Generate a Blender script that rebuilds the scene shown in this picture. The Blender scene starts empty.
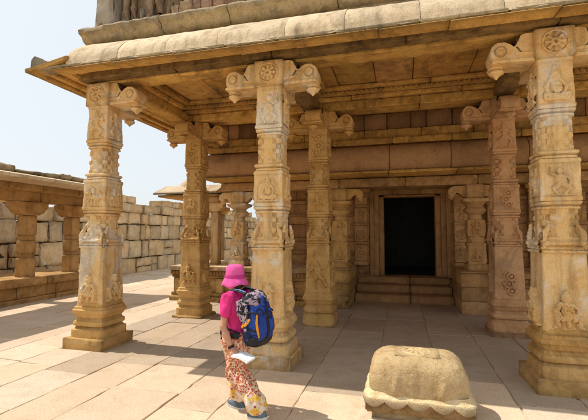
import bpy, math, random
import numpy as np
from mathutils import Vector, Matrix
R = math.radians
rng = random.Random(7)
scene = bpy.context.scene
col = scene.collection

# ------------------------------------------------------------------ noise
def _hash(ix, iy, iz, seed):
    h = (ix.astype(np.uint32) * np.uint32(374761393) + iy.astype(np.uint32) * np.uint32(668265263)
         + iz.astype(np.uint32) * np.uint32(2147483647 & 1274126177) + np.uint32((seed * 362437 + 12345) & 0xffffffff))
    h = (h ^ (h >> np.uint32(13))) * np.uint32(1274126177)
    h = h ^ (h >> np.uint32(16))
    return (h & np.uint32(0xffffff)).astype(np.float64) / float(0xffffff) * 2 - 1

def vnoise(p, freq, seed=0):
    q = p * freq + 1000.0
    i = np.floor(q).astype(np.int64)
    f = q - i
    f = f * f * (3 - 2 * f)
    x0, y0, z0 = i[:, 0], i[:, 1], i[:, 2]
    fx, fy, fz = f[:, 0], f[:, 1], f[:, 2]
    def h(a, b, c): return _hash(x0 + a, y0 + b, z0 + c, seed)
    c00 = h(0,0,0)*(1-fx)+h(1,0,0)*fx; c10 = h(0,1,0)*(1-fx)+h(1,1,0)*fx
    c01 = h(0,0,1)*(1-fx)+h(1,0,1)*fx; c11 = h(0,1,1)*(1-fx)+h(1,1,1)*fx
    return (c00*(1-fy)+c10*fy)*(1-fz)+(c01*(1-fy)+c11*fy)*fz

def fbm(p, freq, seed=0, oct=3):
    a, s, t = 1.0, 0.0, 0.0
    for k in range(oct):
        s = s + a * vnoise(p, freq * 2**k, seed + 17 * k); t += a; a *= .5
    return s / t

# ------------------------------------------------------------------ mesh collector
class MB:
    def __init__(self): self.v = []; self.f = []; self.c = []; self.n = 0
    def add(self, verts, faces, tint=1.0):
        verts = np.asarray(verts, float).reshape(-1, 3)
        self.v.append(verts)
        n = self.n
        self.f.extend([tuple(int(i) + n for i in q) for q in faces])
        t = np.ones((len(verts), 3)) * np.asarray(tint, float)
        self.c.append(t); self.n += len(verts)
        return self
    def build(self, name, mat, parent=None, angle=38, smooth=True):
        V = np.concatenate(self.v)
        me = bpy.data.meshes.new(name)
        me.from_pydata(V.tolist(), [], self.f)
        at = me.color_attributes.new('tint', 'FLOAT_COLOR', 'POINT')
        C = np.concatenate(self.c); C = np.concatenate([C, np.ones((len(C), 1))], 1)
        at.data.foreach_set('color', C.ravel())
        if smooth:
            me.polygons.foreach_set('use_smooth', [True] * len(me.polygons))
            me.set_sharp_from_angle(angle=R(angle))
        me.materials.append(mat)
        me.update()
        o = bpy.data.objects.new(name, me); col.objects.link(o)
        if parent: o.parent = parent
        return o

def grid_faces(nr, nc, wrap=False, off=0):
    f = []
    for i in range(nr - 1):
        for j in range(nc if wrap else nc - 1):
            k = (j + 1) % nc
            f.append((off + i*nc + j, off + i*nc + k, off + (i+1)*nc + k, off + (i+1)*nc + j))
    return f

def rbox(mb, x0, x1, y0, y1, z0, z1, bev=.015, step=.12, amp=.006, freq=5, seed=0, tint=1.0, chip=0.0, rot=None):
    """a worn block of stone: rounded edges, uneven faces"""
    L = np.array([x1-x0, y1-y0, z1-z0]); c = np.array([(x0+x1)/2, (y0+y1)/2, (z0+z1)/2])
    b = min(bev, L.min() * .45)
    ax = []
    for k in range(3):
        n = max(1, min(60, int(round((L[k] - 2*b) / step))))
        inner = np.linspace(-L[k]/2 + b, L[k]/2 - b, n + 1)
        ax.append(np.concatenate([[-L[k]/2], inner, [L[k]/2]]))
    V = []; F = []; off = 0
    for k in range(3):
        u, w = [a for a in range(3) if a != k]
        for sgn in (-1, 1):
            A, B = np.meshgrid(ax[u], ax[w], indexing='ij')
            P = np.zeros(A.shape + (3,)); P[..., u] = A; P[..., w] = B; P[..., k] = sgn * L[k] / 2
            nr, nc = A.shape
            fs = grid_faces(nr, nc, off=off)
            flip = (sgn == 1) if k == 1 else (sgn == -1)
            if flip: fs = [q[::-1] for q in fs]
            F += fs; V.append(P.reshape(-1, 3)); off += nr * nc
    V = np.concatenate(V)
    key = np.round(V * 1e5).astype(np.int64)
    _, idx, inv = np.unique(key, axis=0, return_index=True, return_inverse=True)
    inv = np.asarray(inv).ravel()
    V = V[idx]; F = [tuple(inv[i] for i in q) for q in F]
    inn = np.clip(V, -L/2 + b, L/2 - b)
    d = V - inn; ln = np.linalg.norm(d, axis=1); ln[ln == 0] = 1
    nrm = d / ln[:, None]
    P = inn + nrm * b
    W = P + c
    if amp:
        P = P + nrm * (amp * fbm(W + seed * 3.1, freq, seed))[:, None]
    if chip:
        e = (np.abs(nrm) > .3).sum(1) >= 2
        P = P - nrm * (e * chip * np.clip(fbm(W + seed, 7, seed + 5) + .15, 0, 1) * 2)[:, None]
    if rot is not None: P = P @ np.array(rot).T
    mb.add(P + c, F, tint)

def rotx(a): return [[1, 0, 0], [0, math.cos(a), -math.sin(a)], [0, math.sin(a), math.cos(a)]]
def rotz(a): return [[math.cos(a), -math.sin(a), 0], [math.sin(a), math.cos(a), 0], [0, 0, 1]]

def tube(mb, pts, rad, seg=12, tint=1.0, cap=True, up=(0, 0, 1)):
    """tapered tube; rad entries r or (ra, rb): ra along 'side', rb along the other axis"""
    pts = [Vector(p) for p in pts]; V = []
    n = len(pts)
    for i, p in enumerate(pts):
        t = (pts[min(i+1, n-1)] - pts[max(i-1, 0)]).normalized()
        s = t.cross(Vector(up))
        if s.length < 1e-4: s = t.cross(Vector((0, 1, 0)))
        s.normalize(); q = s.cross(t)
        r = rad[i]; ra, rb = (r, r) if not isinstance(r, (tuple, list)) else r
        for k in range(seg):
            a = 2*math.pi*k/seg
            V.append(p + s*(ra*math.cos(a)) + q*(rb*math.sin(a)))
    F = grid_faces(n, seg, True)
    if cap:
        for i, sg in ((0, -1), (n-1, 1)):
            t = (pts[min(i+1, n-1)] - pts[max(i-1, 0)]).normalized()
            r = rad[i]; r = r if not isinstance(r, (tuple, list)) else min(r)
            base = len(V); V.append(pts[i] + t * sg * r * .6)
            for k in range(seg):
                a, b = i*seg + k, i*seg + (k+1) % seg
                F.append((b, a, base) if sg < 0 else (a, b, base))
    mb.add([tuple(v) for v in V], F, tint)

def rings(mb, rows, seg=20, tint=1.0, cap=True, power=2.0):
    """horizontal superellipse rings: (cx, cy, z, rx, ry)"""
    V = []
    for cx, cy, z, rx, ry in rows:
        for k in range(seg):
            a = 2*math.pi*k/seg; ca, sa = math.cos(a), math.sin(a)
            V.append((cx + rx*math.copysign(abs(ca)**(2/power), ca), cy + ry*math.copysign(abs(sa)**(2/power), sa), z))
    F = grid_faces(len(rows), seg, True)
    if cap:
        for i in (0, len(rows)-1):
            b = len(V); V.append((rows[i][0], rows[i][1], rows[i][2]))
            for k in range(seg):
                q = (i*seg + (k+1) % seg, i*seg + k, b)
                F.append(q if i == 0 else q[::-1])
    mb.add(V, F, tint)

def lathe(mb, prof, seg=24, origin=(0, 0, 0), axis='z', tint=1.0, lobes=0, lobe=0.0):
    V = []
    for r, h in prof:
        for k in range(seg):
            a = 2*math.pi*k/seg
            rr = r * (1 + lobe*math.cos(lobes*a))
            x, y, z = rr*math.cos(a), rr*math.sin(a), h
            if axis == 'y': x, y, z = x, -z, y
            if axis == 'x': x, y, z = z, x, y
            V.append((x+origin[0], y+origin[1], z+origin[2]))
    F = grid_faces(len(prof), seg, True)
    mb.add(V, F, tint)

def extrude(mb, poly, w0, w1, axis='y', step=.1, amp=.004, seed=0, tint=1.0, org=(0, 0, 0), ang=0.0):
    """closed (s, z) outline pushed along the width direction; s runs along +x turned by ang"""
    pts = []
    n = len(poly)
    for i in range(n):
        a, b = np.array(poly[i]), np.array(poly[(i+1) % n])
        m = max(1, int(np.linalg.norm(b-a) / step))
        for k in range(m): pts.append(a + (b-a)*k/m)
    pts = np.array(pts); m = len(pts)
    cen = pts.mean(0)
    nw = max(1, int(abs(w1-w0)/step))
    e = min(.012, abs(w1-w0)*.2)
    ws = np.concatenate([[w0], np.linspace(w0+e, w1-e, nw+1), [w1]])
    V = []
    for i, w in enumerate(ws):
        k = .97 if i in (0, len(ws)-1) else 1.0
        q = cen + (pts-cen)*k
        for s, z in q: V.append((s, w, z))
    V = np.array(V)
    F = [f[::-1] for f in grid_faces(len(ws), m, True)]
    F.append(tuple(range(m))); F.append(tuple(range((len(ws)-1)*m, len(ws)*m))[::-1])
    d = V.copy(); d[:, 0] -= cen[0]; d[:, 2] -= cen[1]; d[:, 1] = 0
    d /= (np.linalg.norm(d, axis=1)[:, None] + 1e-6)
    V = V + d * (amp * fbm(V + seed * 2.7, 9, seed))[:, None]
    c, s = math.cos(ang), math.sin(ang)
    V = np.stack([V[:, 0]*c - V[:, 1]*s + org[0], V[:, 0]*s + V[:, 1]*c + org[1], V[:, 2] + org[2]], 1)
    mb.add(V, F, tint)

# ------------------------------------------------------------------ materials
def nd(nt, t, **kw):
    n = nt.nodes.new(t)
    for k, v in kw.items():
        if k.startswith('i_'):
            n.inputs[k[2:].replace('_', ' ')].default_value = v
        else: setattr(n, k, v)
    return n

def ramp(nt, fac, stops):
    r = nd(nt, 'ShaderNodeValToRGB')
    el = r.color_ramp.elements
    while len(el) < len(stops): el.new(.5)
    for e, (p, c) in zip(el, stops):
        e.position = p; e.color = (c, c, c, 1) if not isinstance(c, tuple) else (c + (1,))
    nt.links.new(fac, r.inputs[0]); return r.outputs[0]

def mix(nt, a, b, fac, mode='MIX'):
    m = nd(nt, 'ShaderNodeMix', data_type='RGBA', blend_type=mode)
    for i, x in ((6, a), (7, b)):
        if isinstance(x, tuple): m.inputs[i].default_value = x + (1,)
        else: nt.links.new(x, m.inputs[i])
    if isinstance(fac, (int, float)): m.inputs[0].default_value = fac
    else: nt.links.new(fac, m.inputs[0])
    return m.outputs[2]

def noise(nt, vec, scale, detail=5, rough=.6, dist=0):
    n = nd(nt, 'ShaderNodeTexNoise', i_Scale=scale, i_Detail=detail, i_Roughness=rough, i_Distortion=dist)
    nt.links.new(vec, n.inputs['Vector']); return n.outputs['Fac']

def stone(name, c1, c2, c3, stain=(.08, .05, .03), stain_amt=.5, streak=.35, scale=1.4, bump=.35, rough=.9, cavity=.5,
          speck=.25, fine=60, pits=.5, patch=None, patch_amt=0):
    m = bpy.data.materials.new(name); m.use_nodes = True; nt = m.node_tree; nt.nodes.clear()
    out = nd(nt, 'ShaderNodeOutputMaterial'); bs = nd(nt, 'ShaderNodeBsdfPrincipled')
    bs.inputs['Roughness'].default_value = rough; bs.inputs['Specular IOR Level'].default_value = .25
    nt.links.new(bs.outputs[0], out.inputs[0])
    geo = nd(nt, 'ShaderNodeNewGeometry'); pos = geo.outputs['Position']
    n1 = noise(nt, pos, scale, 6, .62, .4)
    base = mix(nt, c1, c2, ramp(nt, n1, [(.36, 0.), (.62, 1.)]))
    n2 = noise(nt, pos, scale * 3.3, 5, .65)
    base = mix(nt, base, c3, ramp(nt, n2, [(.5, 0.), (.72, .8)]))
    if patch:
        np_ = noise(nt, pos, scale * .9, 7, .7, 1.0)
        base = mix(nt, base, patch, ramp(nt, np_, [(.52, 0.), (.6, patch_amt)]))
    # vertical water streaks
    mp = nd(nt, 'ShaderNodeMapping'); mp.inputs['Scale'].default_value = (6, 6, .55); nt.links.new(pos, mp.inputs[0])
    n3 = noise(nt, mp.outputs[0], 1.0, 5, .65)
    base = mix(nt, base, stain, ramp(nt, n3, [(.52, 0.), (.75, streak)]))
    # blotchy dark stains
    n4 = noise(nt, pos, .9, 8, .72, .8)
    base = mix(nt, base, stain, ramp(nt, n4, [(.54, 0.), (.7, stain_amt)]))
    # mineral speckle
    n5 = noise(nt, pos, fine, 3, .8)
    base = mix(nt, base, ramp(nt, n5, [(.3, 1 - speck * 1.5), (.5, 1.), (.7, 1 + speck)]), 1.0, 'MULTIPLY')
    if cavity:  # creases darkened, edges lifted: dirt plus shading put into the colour
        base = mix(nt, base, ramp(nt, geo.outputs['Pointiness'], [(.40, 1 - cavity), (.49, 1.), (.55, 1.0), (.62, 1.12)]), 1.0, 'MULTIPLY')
    at = nd(nt, 'ShaderNodeAttribute', attribute_name='tint')
    base = mix(nt, base, at.outputs['Color'], 1.0, 'MULTIPLY')
    nt.links.new(base, bs.inputs['Base Color'])
    b1 = nd(nt, 'ShaderNodeBump', i_Strength=bump, i_Distance=.012)
    nb = noise(nt, pos, 34, 8, .7)
    vo = nd(nt, 'ShaderNodeTexVoronoi', i_Scale=38.0); nt.links.new(pos, vo.inputs['Vector'])
    vr = ramp(nt, vo.outputs['Distance'], [(.0, 1 - pits), (.35, 1.)])
    mm = nd(nt, 'ShaderNodeMath', operation='MULTIPLY'); nt.links.new(nb, mm.inputs[0]); nt.links.new(vr, mm.inputs[1])
    nt.links.new(mm.outputs[0], b1.inputs['Height'])
    b2 = nd(nt, 'ShaderNodeBump', i_Strength=bump, i_Distance=.05)
    nt.links.new(noise(nt, pos, 6, 5, .6), b2.inputs['Height']); nt.links.new(b1.outputs[0], b2.inputs['Normal'])
    nt.links.new(b2.outputs[0], bs.inputs['Normal'])
    return m

def plain(name, c, rough=.8, var=.12, scale=12, bump=.15, fine=90, sheen=0, bscale=60):
    m = bpy.data.materials.new(name); m.use_nodes = True; nt = m.node_tree
    bs = nt.nodes['Principled BSDF']; bs.inputs['Roughness'].default_value = rough
    bs.inputs['Specular IOR Level'].default_value = .25
    if sheen: bs.inputs['Sheen Weight'].default_value = sheen
    tc = nd(nt, 'ShaderNodeTexCoord'); v = tc.outputs['Object']
    n = noise(nt, v, scale, 5, .6)
    lo = tuple(x * (1 - var * 2) for x in c); hi = tuple(min(1, x * (1 + var)) for x in c)
    b = mix(nt, lo, hi, ramp(nt, n, [(.3, 0.), (.7, 1.)]))
    nt.links.new(b, bs.inputs['Base Color'])
    bp = nd(nt, 'ShaderNodeBump', i_Strength=bump, i_Distance=.006)
    nt.links.new(noise(nt, v, bscale, 4), bp.inputs['Height']); nt.links.new(bp.outputs[0], bs.inputs['Normal'])
    return m

M = {}
M['granite'] = stone('pale granite', (.67, .435, .18), (.73, .505, .25), (.54, .29, .085), stain=(.13, .075, .035), stain_amt=.6, streak=.65, patch=(.66, .58, .46), patch_amt=.85, speck=.12, cavity=.85, bump=.6)
M['granite_base'] = stone('ochre granite', (.52, .305, .095), (.60, .375, .15), (.36, .185, .045), cavity=.85, bump=.5, speck=.14, stain=(.12, .07, .025), stain_amt=.6, streak=.4)
M['granite_shade'] = stone('brown granite', (.55, .31, .145), (.61, .365, .185), (.42, .21, .085), cavity=.85, bump=.5, speck=.14, stain=(.12, .065, .03), stain_amt=.5, streak=.35, patch=(.42, .28, .18), patch_amt=.6)
M['ceiling'] = stone('ochre ceiling stone', (.54, .30, .085), (.68, .395, .115), (.34, .18, .05), stain=(.11, .07, .035), stain_amt=.85, streak=.6, scale=1.5, bump=.6)
M['soffit'] = stone('orange soffit stone', (.64, .36, .09), (.72, .43, .13), (.44, .22, .05), stain=(.12, .06, .022), stain_amt=.8, streak=.5, scale=1.7, bump=.5)
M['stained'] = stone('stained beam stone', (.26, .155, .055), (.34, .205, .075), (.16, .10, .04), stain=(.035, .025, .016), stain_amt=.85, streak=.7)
M['plaster'] = stone('pale eave plaster', (.60, .465, .30), (.66, .525, .355), (.52, .38, .22), stain=(.17, .12, .075), stain_amt=.6, streak=.7, bump=.4, speck=.18, fine=50)
M['cornice'] = stone('weathered cornice', (.36, .27, .16), (.45, .34, .19), (.20, .17, .13), stain=(.07, .06, .05), stain_amt=.7, streak=.6, bump=.6)
M['cornice_pale'] = stone('pale tan roof stone', (.46, .35, .22), (.53, .41, .27), (.36, .26, .15), stain=(.15, .11, .07), stain_amt=.6, streak=.4)
M['brick'] = stone('eroded brick', (.34, .20, .11), (.40, .26, .16), (.46, .36, .25), stain=(.10, .06, .05), stain_amt=.6, streak=.4, scale=5, bump=.9)
M['stucco'] = stone('old stucco', (.46, .33, .20), (.38, .26, .16), (.50, .40, .29), stain=(.10, .07, .06), stain_amt=.6, streak=.5, scale=4, bump=.8)
M['greyplaster'] = stone('grey lime plaster', (.32, .275, .21), (.40, .34, .26), (.42, .32, .21), stain=(.10, .09, .08), stain_amt=.6, streak=.5, scale=3, bump=.8)
M['roll'] = stone('brown cornice stone', (.40, .225, .105), (.46, .265, .125), (.32, .17, .07), stain=(.08, .05, .03), stain_amt=.5, streak=.25, bump=.25)
M['paving'] = stone('paving granite', (.56, .43, .30), (.61, .48, .345), (.50, .37, .245), stain=(.31, .22, .14), stain_amt=.4, streak=0, scale=.9, bump=.3, cavity=0, speck=.14, fine=45)
M['ground'] = stone('dusty ground', (.56, .46, .33), (.64, .53, .38), (.48, .38, .26), stain=(.34, .26, .17), stain_amt=.4, streak=0, scale=.7, bump=.5, cavity=0)
M['wall'] = stone('wall granite', (.60, .43, .235), (.67, .51, .31), (.52, .32, .12), stain=(.18, .11, .055), stain_amt=.45, streak=.35, scale=1.1, bump=.5, patch=(.56, .47, .35), patch_amt=.6)
M['cloister'] = stone('cloister granite', (.42, .24, .085), (.50, .30, .12), (.28, .15, .05), stain=(.08, .045, .02), stain_amt=.6, streak=.45)
M['gap'] = stone('dark joint', (.05, .035, .022), (.07, .05, .03), (.03, .02, .012), cavity=0)
M['hall'] = stone('hall granite', (.50, .285, .115), (.58, .345, .155), (.36, .19, .07), stain=(.06, .04, .02), stain_amt=.6, streak=.4)
M['dark'] = stone('dark interior stone', (.07, .068, .06), (.09, .085, .075), (.045, .045, .04), cavity=0)  # near-black stone for the room behind the door
M['loaf'] = stone('pitted block stone', (.54, .39, .20), (.61, .46, .26), (.43, .28, .11), stain=(.18, .10, .04), stain_amt=.6, streak=.45, scale=2.5, cavity=.8, bump=.6, speck=.2, fine=80, pits=.7)

def tag(o, label=None, cat=None, group=None, kind=None):
    if label: o['label'] = label
    if cat: o['category'] = cat
    if group: o['group'] = group
    if kind: o['kind'] = kind
    return o
def thing(name, label, cat, loc=(0, 0, 0), rz=0, group=None):
    o = bpy.data.objects.new(name, None); col.objects.link(o)
    o.location = loc; o.rotation_euler = (0, 0, rz); o.empty_display_size = .2
    return tag(o, label, cat, group)

# ------------------------------------------------------------------ ground and paving
mb = MB()
xs = np.array([-2000, -400, -80, -30, -14, 0, 14, 30, 80, 400, 2000.]); 
V = [(x, y, -.02) for x in xs for y in xs]
mb.add(V, [q[::-1] for q in grid_faces(len(xs), len(xs))])
tag(mb.build('ground', M['ground'], smooth=False), kind='structure')

mb = MB(); prg = random.Random(11)
x = -12.9
while x < 9.5:
    w = prg.uniform(.62, .92)
    y = prg.uniform(.2, 1.5)
    while y < 33:
        L = prg.uniform(.85, 2.0)
        if prg.random() < .15: L *= .5
        yy = y + L
        g = prg.choice([.002, .002, .003, .004, .008]) ; gx = prg.choice([.003, .005, .006, .008, .011])
        q = [(x+gx, y+g), (x+w-gx, y+g), (x+w-gx, yy-g), (x+gx, yy-g)]
        q = [(a + prg.uniform(-.012, .012), b + prg.uniform(-.015, .015)) for a, b in q]
        z = prg.uniform(-.005, .004)
        zz = [z + prg.uniform(-.002, .002) for _ in q]
        cx, cy = sum(a for a, _ in q)/4, sum(b for _, b in q)/4
        P = []
        # ragged outline: points along every side
        ring = []
        for i in range(4):
            a, b = q[i], q[(i+1) % 4]; za, zb = zz[i], zz[(i+1) % 4]
            ln = math.hypot(b[0]-a[0], b[1]-a[1]); m = max(2, int(ln/.14))
            for k in range(m):
                t = k/m
                j = 0 if k == 0 else prg.gauss(0, .006)
                n = ((b[1]-a[1])/ln, -(b[0]-a[0])/ln)
                ring.append((a[0]+(b[0]-a[0])*t + n[0]*j, a[1]+(b[1]-a[1])*t + n[1]*j, za+(zb-za)*t))
        m = len(ring)
        bev = .008
        top = []
        for (a, b, c) in ring:
            d = math.hypot(a-cx, b-cy); top.append((a - (a-cx)/d*bev, b - (b-cy)/d*bev, c))
        V = [(a, b, -.05) for a, b, c in ring] + [(a, b, c - .005) for a, b, c in ring] + top
        F = grid_faces(3, m, True) + [tuple(range(2*m, 3*m))]
        t = prg.uniform(.88, 1.07) * (.70 if (cy > 5.35 and cx > -5.6) else 1); h = prg.uniform(-.025, .025)  # slabs under the roof tinted darker, standing in for its shade
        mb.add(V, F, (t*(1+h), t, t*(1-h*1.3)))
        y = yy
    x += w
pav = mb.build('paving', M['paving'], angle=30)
tag(pav, kind='structure')

# ------------------------------------------------------------------ relief figures
def ringc(cx, cz, r, w, h, a0=0, a1=360, n=18):
    o = []
    for i in range(n):
        a, b = R(a0+(a1-a0)*i/n), R(a0+(a1-a0)*(i+1)/n)
        o.append((cx+r*math.cos(a), cz+r*math.sin(a), cx+r*math.cos(b), cz+r*math.sin(b), w, w, h))
    return o
def fig(kind):
    c = []
    A = lambda *p: c.append(p)
    if kind == 'dancer':
        A(0,.83,0,.85,.075,.07,1); A(0,.9,0,.99,.06,.03,.8); A(0,.72,.02,.52,.10,.075,1); A(.02,.45,.02,.43,.11,.11,.9)
        A(-.04,.42,-.2,.29,.075,.06,.9); A(-.2,.29,-.09,.07,.055,.04,.8); A(.08,.42,.23,.32,.075,.06,.9); A(.23,.32,.15,.07,.055,.04,.8)
        A(-.1,.72,-.26,.62,.045,.04,.8); A(-.26,.62,-.2,.84,.038,.03,.7); A(.12,.71,.28,.66,.045,.04,.8); A(.28,.66,.17,.5,.038,.03,.7)
        A(-.09,.05,-.2,.04,.035,.03,.7); A(.15,.05,.26,.04,.035,.03,.7); A(-.3,.01,.32,.01,.02,.02,.6)
    elif kind == 'seated':
        A(0,.76,0,.78,.085,.08,1); A(0,.86,0,.97,.06,.03,.8); A(0,.62,0,.36,.12,.11,1)
        A(-.3,.2,.2,.12,.085,.07,.95); A(.3,.2,-.2,.12,.085,.07,.9)
        A(-.12,.6,-.24,.42,.05,.045,.85); A(-.24,.42,-.2,.26,.042,.035,.8); A(.12,.6,.24,.42,.05,.045,.85); A(.24,.42,.2,.26,.042,.035,.8)
        c += ringc(0, .45, .42, .022, .5, 10, 170, 14); A(-.42,.45,-.42,.03,.022,.022,.5); A(.42,.45,.42,.03,.022,.022,.5); A(-.44,.02,.44,.02,.03,.03,.7)
    elif kind == 'lion':
        A(-.1,.28,.06,.56,.14,.14,1); A(.08,.74,.09,.76,.14,.12,1.1); A(.16,.72,.22,.7,.06,.05,1.1); A(.1,.55,.2,.3,.06,.05,.9); A(.2,.3,.18,.04,.05,.045,.85)
        A(-.02,.5,.05,.28,.06,.05,.8); A(.05,.28,.04,.04,.045,.045,.8); A(-.16,.22,-.13,.2,.14,.13,.95); A(-.14,.14,-.02,.04,.06,.05,.8)
        A(-.26,.15,-.36,.4,.035,.03,.7); A(-.36,.4,-.26,.62,.03,.03,.7); A(-.26,.62,-.2,.66,.04,.03,.7); A(0,.86,.06,.92,.05,.03,.8)
    elif kind == 'rider':
        A(-.18,.4,.14,.43,.11,.11,1); A(.15,.46,.26,.66,.08,.06,.9); A(.26,.68,.36,.6,.055,.04,.9)
        for a, b, e in ((-.24,-.3,-.22), (-.16,-.1,-.14), (.1,.04,.1), (.18,.3,.24)):
            A(a,.36,b,.2,.05,.035,.8); A(b,.2,e,.04,.032,.03,.7)
        A(-.02,.52,-.04,.72,.075,.07,.9); A(-.03,.82,-.03,.83,.065,.06,.9); A(.02,.7,.18,.6,.035,.03,.7); A(-.05,.5,.04,.3,.04,.035,.9); A(-.28,.42,-.38,.22,.03,.025,.6)
        c += ringc(0, .46, .46, .018, .4)
    elif kind == 'scroll':
        for k, z in enumerate((.16, .46, .76)):
            c += ringc(.05*(-1)**k, z, .15, .035, .8); A(.05*(-1)**k, z, .05*(-1)**k+.02, z+.02, .06, .06, .9)
            A(-.2*(-1)**k, z+.1, -.1*(-1)**k, z+.2, .04, .03, .7); A(.22*(-1)**k, z-.08, .26*(-1)**k, z+.08, .035, .03, .7)
    elif kind == 'monkey':
        A(.02,.82,.03,.84,.085,.08,1); A(.02,.7,-.02,.5,.10,.085,1); A(-.06,.46,-.2,.3,.07,.055,.9); A(-.2,.3,-.28,.1,.05,.04,.8)
        A(.02,.45,.12,.26,.07,.055,.9); A(.12,.26,.1,.05,.05,.04,.8); A(-.08,.7,-.28,.72,.045,.04,.8); A(-.28,.72,-.34,.9,.04,.035,.8)
        A(.1,.68,.28,.6,.045,.04,.8); A(.28,.6,.34,.42,.038,.04,.8); A(.0,.45,.26,.4,.03,.028,.6); A(.26,.4,.36,.6,.028,.025,.6); A(.36,.6,.3,.8,.025,.03,.6)
    elif kind == 'plump':
        A(0,.78,0,.8,.10,.09,1); A(0,.52,0,.46,.15,.16,1.1); A(-.08,.34,-.22,.2,.08,.06,.9); A(-.22,.2,-.1,.06,.055,.04,.8); A(.08,.34,.22,.2,.08,.06,.9); A(.22,.2,.1,.06,.055,.04,.8)
        A(-.14,.62,-.3,.48,.05,.045,.8); A(-.3,.48,-.22,.32,.04,.03,.8); A(.14,.62,.3,.72,.05,.045,.8); A(.3,.72,.26,.9,.04,.03,.7); A(-.3,.01,.3,.01,.025,.025,.6)
    elif kind == 'rosette':
        c += ringc(0, .5, .44, .035, .7); c += ringc(0, .5, .12, .06, .9)
        for k in range(8):
            a = R(45*k); A(.2*math.cos(a), .5+.2*math.sin(a), .3*math.cos(a), .5+.3*math.sin(a), .055, .07, .8)
    elif kind == 'horns':
        A(-.5,.28,-.5,.5,.10,.10,.9); A(-.46,.55,-.36,.72,.085,.05,.85); A(-.36,.72,-.33,.85,.05,.02,.7)
        A(.5,.28,.5,.5,.10,.10,.9); A(.46,.55,.36,.72,.085,.05,.85); A(.36,.72,.33,.85,.05,.02,.7)
        A(-.4,.34,.4,.34,.045,.045,.9); A(-.5,.12,.5,.12,.04,.04,.7); A(-.38,.2,-.2,.2,.03,.03,.5); A(.38,.2,.2,.2,.03,.03,.5)
        for k in (-1, 1): A(.4*k,.34,.41*k,.34,.075,.075,1.3)
    elif kind == 'petals':
        for k in range(5):
            x = -.4 + .2*k; A(x, .2, x, .75, .075, .05, .8)
        A(-.5, .12, .5, .12, .04, .04, .7); A(-.5, .88, .5, .88, .03, .03, .7)
    return c

_fig0 = fig
def fig(kind, seed=0):
    base = _fig0('seated' if kind == 'squat' else kind)
    if kind == 'squat':       # thick-set sitting guardian, knees up, no arch
        base = [(0,.80,0,.82,.115,.11,1.1), (0,.90,0,.98,.09,.05,.9), (0,.56,0,.36,.15,.16,1.1), (-.12,.26,-.27,.46,.08,.07,1.0), (-.27,.46,-.24,.08,.07,.055,.95),
                (.12,.26,.27,.46,.08,.07,1.0), (.27,.46,.24,.08,.07,.055,.95), (-.14,.64,-.28,.5,.055,.05,.95), (.14,.64,.28,.5,.055,.05,.95), (-.24,.06,-.34,.04,.045,.04,.8), (.24,.06,.34,.04,.045,.04,.8),
                (0,.2,0,.06,.06,.05,.7)]
    if kind in ('scroll', 'horns', 'rosette', 'petals'): return base
    r = random.Random(seed*7+3); lean = r.uniform(-.10, .10)
    if kind == 'seated' and seed % 2: base = base[:9]
    return [(a + lean*(b-.3) + r.uniform(-.018, .018), b + r.uniform(-.015, .015), c + lean*(d-.3) + r.uniform(-.018, .018), d + r.uniform(-.015, .015), e*r.uniform(.9, 1.12), f*r.uniform(.9, 1.12), g) for a, b, c, d, e, f, g in base]

def relief(kind, W, H, depth, wfun, z0, res=.0085, seed=0, mirror=False, rise=.004):
    """grid carved with a figure, standing on the -y face; returns verts, faces"""
    nx, nz = max(8, int(W/res)), max(8, int(H/res))
    X, Z = np.meshgrid(np.linspace(-W/2, W/2, nx), np.linspace(0, H, nz))
    S = min(H, W*1.12) if kind not in ('horns', 'petals') else W
    zoff = (H - S)*.0 if kind not in ('horns', 'petals') else 0
    sc = H if kind not in ('horns', 'petals', 'rosette', 'rider') else W
    if kind in ('rosette', 'rider'): sc = min(W, H)
    h = np.full(X.shape, -1.0)
    jx = fbm(np.stack([X.ravel(), Z.ravel(), X.ravel()*0+seed], 1), 22, seed).reshape(X.shape)*.012
    jz = fbm(np.stack([X.ravel(), Z.ravel(), X.ravel()*0+seed+9.], 1), 22, seed+3).reshape(X.shape)*.012
    x = (X*(-1 if mirror else 1))/sc + jx; z = Z/sc + jz
    for (a, b, c, d, r0, r1, hg) in fig(kind, seed):
        dx, dz = c-a, d-b; L2 = dx*dx+dz*dz + 1e-9
        t = np.clip(((x-a)*dx+(z-b)*dz)/L2, 0, 1)
        dist = np.hypot(x-(a+t*dx), z-(b+t*dz)); r = (r0+(r1-r0)*t) * 1.08
        hh = np.where(dist < r, hg*np.sqrt(np.clip(1-(dist/r)**2, 0, 1))**.6, -1)
        h = np.maximum(h, hh)
    er = fbm(np.stack([X.ravel(), Z.ravel(), X.ravel()*0+seed+5.], 1), 40, seed+8).reshape(X.shape)
    ht = np.where(h > 0, h*depth*1.35*(.9+.25*er), 0) - .006 + er*.002
    wz = wfun(z0 + Z) + rise
    V = np.stack([X, -(wz + ht), z0 + Z], -1).reshape(-1, 3)
    m = h > 0
    F = []
    for i in range(nz-1):
        for j in range(nx-1):
            if m[i, j] or m[i+1, j] or m[i, j+1] or m[i+1, j+1]:
                F.append((i*nx+j, i*nx+j+1, (i+1)*nx+j+1, (i+1)*nx+j))
    used = sorted({i for f in F for i in f}); mp = {k: n for n, k in enumerate(used)}
    return V[used], [tuple(mp[i] for i in f) for f in F]

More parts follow.
